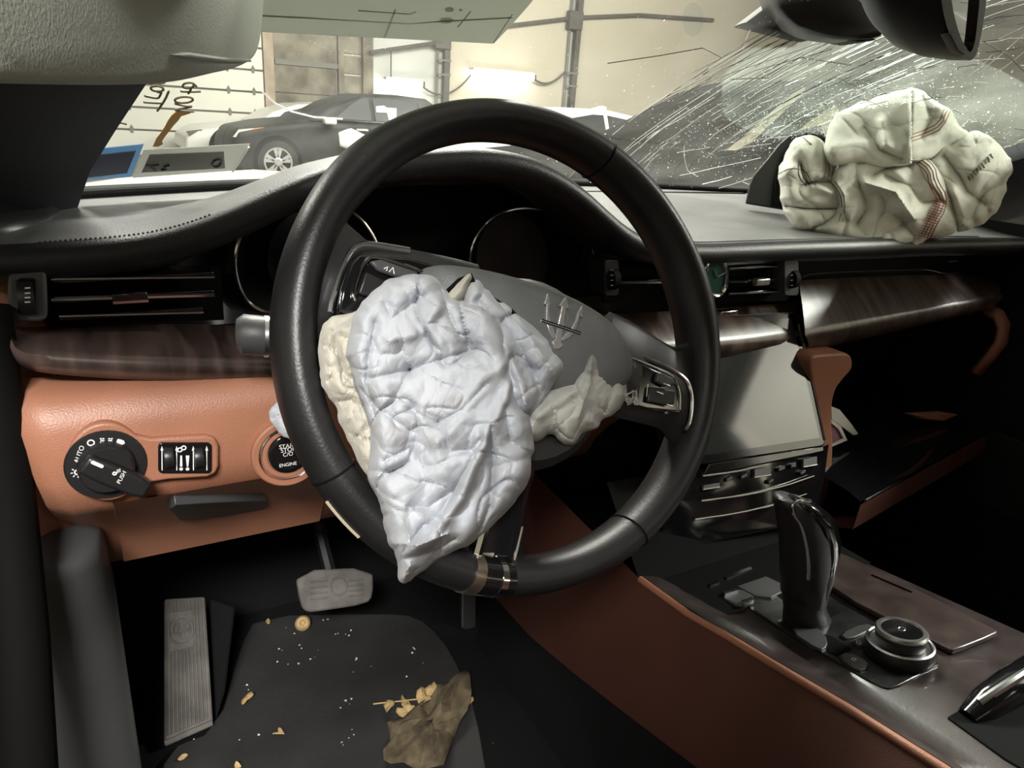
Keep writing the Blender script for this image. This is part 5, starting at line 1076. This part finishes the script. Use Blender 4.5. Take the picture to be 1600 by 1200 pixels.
tag(mk('door_seal', tube([at(u, v, Y=y) for u, v, y in ((-30, 480, .64), (-12, 600, .635), (2, 700, .63), (14, 800, .62), (24, 900, .60), (34, 1000, .58), (40, 1100, .56), (50, 1250, .54))], .019, 12), M['void']), 'black rubber door seal at the far left edge', 'door seal')
tag(mk('door_sill', loft([[V((-.19, y, .35)), V((-.155, y, .40)), V((-.12, y, .40)), V((-.105, y, .33)), V((-.10, y, .27))] for y in (-.2, .3, .62)]), M['plastic'], solid=.01), 'black door sill at the lower left corner', 'door sill')
mat_px = [(256, 1172), (250, 1260), (770, 1260), (742, 1100), (716, 1040), (690, 995), (650, 962), (600, 958), (400, 962), (375, 1010), (340, 1140)]
tag(mk('floor_mat', prism([at(u, v, Z=.288) for u, v in smooth_closed(mat_px, 1)], (0, 0, 1), .007), M['mat'], bevel=.002), 'dirty black rubber floor mat in the driver footwell', 'floor mat')
# footrest
ff = Frame((.036, .845, .296), (1, 0, 0), (-.02, .66, .75))
FT = thing('footrest', (.036, .87, .29), 'grey ribbed rubber footrest left of the brake pedal', 'footrest')
q = [ff.uv(u, v) for u, v in ((256, 1168), (261, 935), (324, 930), (333, 1132))]
mk('base', prism([ff(x, y, 0) for x, y in q], ff.n, .02), M['rubber'], FT, bevel=.003)
def q2(s, t): # bilinear on the plate
    (ax, ay), (bx, by), (cx_, cy_), (dx, dy) = q
    return ((ax * (1 - t) + bx * t) * (1 - s) + (dx * (1 - t) + cx_ * t) * s, (ay * (1 - t) + by * t) * (1 - s) + (dy * (1 - t) + cy_ * t) * s)
for k in range(10):
    s0 = .08 + .086 * k; spans = [(.06, .62), (.90, .98)] if 1 <= k <= 6 else [(.06, .98)]
    for t0, t1 in spans:
        p = [q2(s0, t0), q2(s0, t1), q2(s0 + .045, t1), q2(s0 + .045, t0)]
        mk('rib', prism([ff(x, y, .003) for x, y in p], ff.n, .004), M['rubber'], FT, bevel=.0008)
mk('toe_edge', tube([ff(*q2(s, .02), .002) for s in (0.02, .5, .98)], .004, 8), M['rubber'], FT)
ex_, ey_ = q2(.42, .76)
mk('badge_ring', ringprism([ff(x, y, .004) for x, y in circ(ex_, ey_, .014, .018)], [ff(x, y, .004) for x, y in circ(ex_, ey_, .012, .016)], ff.n, .003), M['rubber'], FT)
mk('badge', join(*[prism([ff(ex_ + x, ey_ + y, .0035) for x, y in p], ff.n, .003) for p in ([(-.0015, -.012), (-.0015, .012), (.0015, .012), (.0015, -.012)], [(-.008, .009), (-.009, .0), (-.006, -.003), (-.005, .0)], [(.008, .009), (.009, .0), (.006, -.003), (.005, .0)], [(-.008, -.003), (-.008, .0), (.008, .0), (.008, -.003)])]), M['rubber'], FT, smooth=False)
mk('side_wing', prism([ff.px(u, v, -.006) for u, v in ((328, 935), (368, 948), (352, 1080), (338, 1125))], ff.n, .02), M['carpet'], FT, bevel=.004)
# brake pedal
fp = Frame(at(525, 925, Y=.89), (1, 0, -.02), (0, .55, .83))
BP = thing('brake_pedal', fp.o, 'worn brake pedal pad with raised badge in the footwell', 'pedal')
mk('pedal_pad', prism([fp.px(u, v) for u, v in smooth_closed([(462, 892), (583, 886), (584, 930), (574, 944), (500, 955), (480, 957), (470, 946)], 1)], fp.n, .012), M['rubber'], BP, bevel=.003)
for u0, u1, vs in ((485, 512, (908, 917, 926, 935)), (545, 568, (906, 914, 922, 930))):
    for v in vs: mk('rib', tube([fp.px(u0, v + 1.5, .001), fp.px(u1, v - 1.0, .001)], .0014, 6), M['rubber'], BP)
mk('badge_ring', tube([fp.px(u, v, .001) for u, v in circ(529, 916, 13, 14, 20)], .0016, 6, closed=True), M['rubber'], BP)
mk('pedal_arm', tube([fp(0, .02, -.012), fp(0, .08, -.03), V((fp.o.x, 1.1, .66))], .010, 8), M['plastic'], BP)
ap = Frame(at(740, 965, Y=.9), (1, 0, 0), (0, .5, .86))
tag(mk('accelerator_pedal', prism([ap.px(u, v) for u, v in rrect(733, 950, 24, 70, 6)], ap.n, .012), M['leather'], bevel=.003), 'narrow dark accelerator pedal below the lower spoke', 'pedal')
# litter on the mat
M['leaf'] = pm('dry_leaf', S(206, 176, 124), .8, var=.3, vscale=90); M['oldleaf'] = pm('rotten_leaf', S(120, 106, 82), .85, col2=S(74, 64, 48), vscale=40, bump=.5, bscale=90)
ZF = .2895
def leaf(name, pts, lab, mat, h=.006, seed=0, group=None, z=ZF, cat='leaf'):
    P = smooth_closed(pts, 1); c = (sum(p[0] for p in P) / len(P), sum(p[1] for p in P) / len(P)); rows = []
    for t in (.03, .25, .5, .75, 1.0):
        row = []
        for u, v in P:
            U, Vv = c[0] + (u - c[0]) * t, c[1] + (v - c[1]) * t
            p = at(U, Vv, Z=z); row.append(p + V((0, 0, h * (.7 + noise.noise((U * .05, Vv * .05, seed)) + .6 * noise.noise((U * .13, Vv * .13, seed))))))
        rows.append(row)
    return tag(mk(name, loft(rows, cu=True), mat, solid=.0006), lab, cat, group)
leaf('rotten_leaf', [(729, 1046), (735, 1075), (736, 1110), (728, 1130), (712, 1150), (700, 1190), (690, 1215), (640, 1215), (600, 1205), (598, 1190), (612, 1165), (602, 1142), (640, 1128), (670, 1100), (688, 1085), (705, 1075)], 'large rotten grey-brown leaf at the lower middle', M['oldleaf'], .022, 3)
leaf('dry_leaf', [(648, 1096), (660, 1080), (676, 1074), (684, 1078), (676, 1094), (662, 1104), (655, 1110)], 'pale dry leaf lying highest against the rotten leaf', M['leaf'], .012, 5, z=.297)
leaf('dry_leaf', [(598, 1106), (606, 1098), (612, 1104), (618, 1106), (612, 1116), (605, 1122), (601, 1114)], 'pale dry leaf left of the cluster beside the rotten leaf', M['leaf'], .010, 6)
leaf('dry_leaf', [(628, 1088), (634, 1092), (640, 1108), (650, 1114), (640, 1120), (628, 1112), (626, 1100)], 'upright pale dry leaf in the middle of the leaf cluster', M['leaf'], .014, 7, z=.293)
leaf('dry_leaf', [(616, 1116), (632, 1112), (648, 1122), (640, 1130), (626, 1126)], 'pale dry leaf lowest of the leaf cluster', M['leaf'], .010, 8)
leaf('dry_leaf', [(728, 1102), (738, 1096), (741, 1100), (732, 1110), (726, 1112)], 'tiny dry leaf right of the rotten leaf', M['leaf'], .010, 9)
leaf('dry_leaf', [(376, 1100), (384, 1088), (394, 1086), (398, 1092), (388, 1098), (380, 1106)], 'small dry leaf beside the footrest', M['leaf'], .008, 10)
leaf('dry_leaf', [(434, 1140), (438, 1138), (444, 1148), (445, 1151), (425, 1149), (426, 1147), (436, 1146)], 'small bent dry leaf at the lower middle of the mat', M['leaf'], .004, 11)
leaf('dry_leaf', [(366, 1200), (370, 1195), (376, 1199), (378, 1204), (368, 1206)], 'dry leaf cut by the bottom edge of the picture', M['leaf'], .006, 12)
leaf('dry_leaf', [(275, 1188), (288, 1180), (296, 1182), (284, 1190)], 'thin dry leaf below the footrest', M['leaf'], .004, 13)
leaf('dry_leaf', [(415, 972), (420, 970), (423, 977), (419, 981), (416, 977)], 'tiny dry leaf left of the yellow bead', M['leaf'], .006, 14)
tag(mk('twig', tube([at(583, 1100, Z=.296), at(600, 1098, Z=.297), at(630, 1095, Z=.300), at(655, 1092, Z=.305)], .0011, 6), M['leaf']), 'thin pale twig through the leaf cluster', 'twig')
bf = Frame(at(473, 974, Z=.299), (.9, -.3, 0), (.25, .6, .6))
tag(mk('bead', lathe(bf, [(.0035, -.006), (.009, -.006), (.0122, -.002), (.0122, .003), (.009, .007), (.0045, .006), (.0035, .001), (.001, -.001)], 22), M['leaf']), 'round yellow bead with a dark hole below the brake pedal', 'bead')
cm = bpy.data.meshes.new('crumb'); cm.from_pydata([(1, 0, 0), (-.8, .6, 0), (-.3, -.9, .1), (.1, 0, .8)], [], [(0, 1, 3), (1, 2, 3), (2, 0, 3), (0, 2, 1)]); cm.materials.append(pm('glass_crumb', (.75, .74, .68, 1), .4))
rn = random.Random(21)
spots = [(447, 981), (460, 990), (441, 1016), (436, 1014), (471, 1013), (497, 1016), (468, 1008), (433, 1034), (450, 1038), (467, 1037), (485, 1030), (492, 1027), (556, 1031), (557, 1029), (580, 1041), (552, 1050), (524, 991), (528, 990), (540, 991), (548, 985), (545, 993), (644, 1020), (648, 1014), (646, 1012), (661, 1036), (635, 1057), (386, 1070), (388, 1078), (392, 1082), (540, 1095), (546, 1100), (549, 1092), (532, 1106), (553, 1148), (550, 1140), (534, 1160), (536, 1164), (545, 1153), (374, 1156), (303, 1155), (770, 1161), (512, 968), (505, 969), (404, 1148)]
for u, v in spots:
    o = bpy.data.objects.new('crumb', cm); C.objects.link(o); s = rn.uniform(.0008, .0026); o.scale = (s, s, s); o.rotation_euler = (0, 0, rn.uniform(0, 6)); o.location = at(u, v, Z=.2885)
    tag(o, 'tiny pale crumb of glass on the black floor mat', 'crumb', 'crumbs scattered on the floor mat')
mk('wall_passenger_footwell', box(1.385, 1.40, .30, 1.24, .26, .97), M['carpet'], smooth=False, label='black side of the passenger footwell', kind='structure')
# papers in the glove box
pc = thing('loose_papers', at(1310, 670, Y=.66), 'white and purple papers sticking out of the glove box', 'papers')
mk('white_sheet', prism([at(u, v, Y=.665) for u, v in ((1299, 635), (1312, 640), (1330, 662), (1341, 678), (1334, 680), (1318, 668), (1300, 655))], (0, -1, .2), .002), pm('paper_white', S(176, 176, 164), .8), pc, smooth=False)
mk('purple_card', prism([at(u, v, Y=.66) for u, v in ((1299, 657), (1312, 668), (1322, 688), (1300, 697))], (0, -1, .2), .002), pm('paper_purple', S(120, 84, 96), .8), pc, smooth=False)
mk('card_edge', prism([at(u, v, Y=.658) for u, v in ((1299, 655), (1314, 666), (1324, 688), (1300, 698), (1300, 694), (1318, 685), (1310, 670), (1299, 661))], (0, -1, .2), .001), pm('paper_edge', S(186, 176, 166), .8), pc, smooth=False)

# ================================================================== seats
def seat(name, x0, lab):
    t = thing(name, (x0, -.3, .28), lab, 'car seat')
    mk('cushion', loft([[V((x0 + .27 * a, y, z - .05 * (1 - abs(a)) ** .5 * (0 if e else 1))) for a in (-1, -.8, -.6, -.3, 0, .3, .6, .8, 1)] for y, z, e in ((-.42, .30, 1), (-.42, .55, 0), (-.1, .58, 0), (.06, .60, 0), (.12, .56, 0), (.12, .30, 1))]), M['brownshade'], t, sub=1, ang=80)
    mk('backrest', loft([[V((x0 + .26 * a, y - .06 * (1 - abs(a)) ** .5 * e, z)) for a in (-1, -.8, -.5, 0, .5, .8, 1)] for y, z, e in ((-.42, .5, 1), (-.48, .8, 1), (-.56, 1.08, 1), (-.62, 1.12, 0), (-.64, .8, 0), (-.56, .4, 0))], cv=True), M['brownshade'], t, sub=1, ang=80)
    mk('headrest', boxc((x0, -.62, 1.2), (.26, .09, .13)), M['brownshade'], t, bevel=.03, seg=3)
seat('car_seat', .29, 'tan driver seat behind the steering wheel')
seat('car_seat', 1.115, 'tan passenger seat at the right edge beside the console')
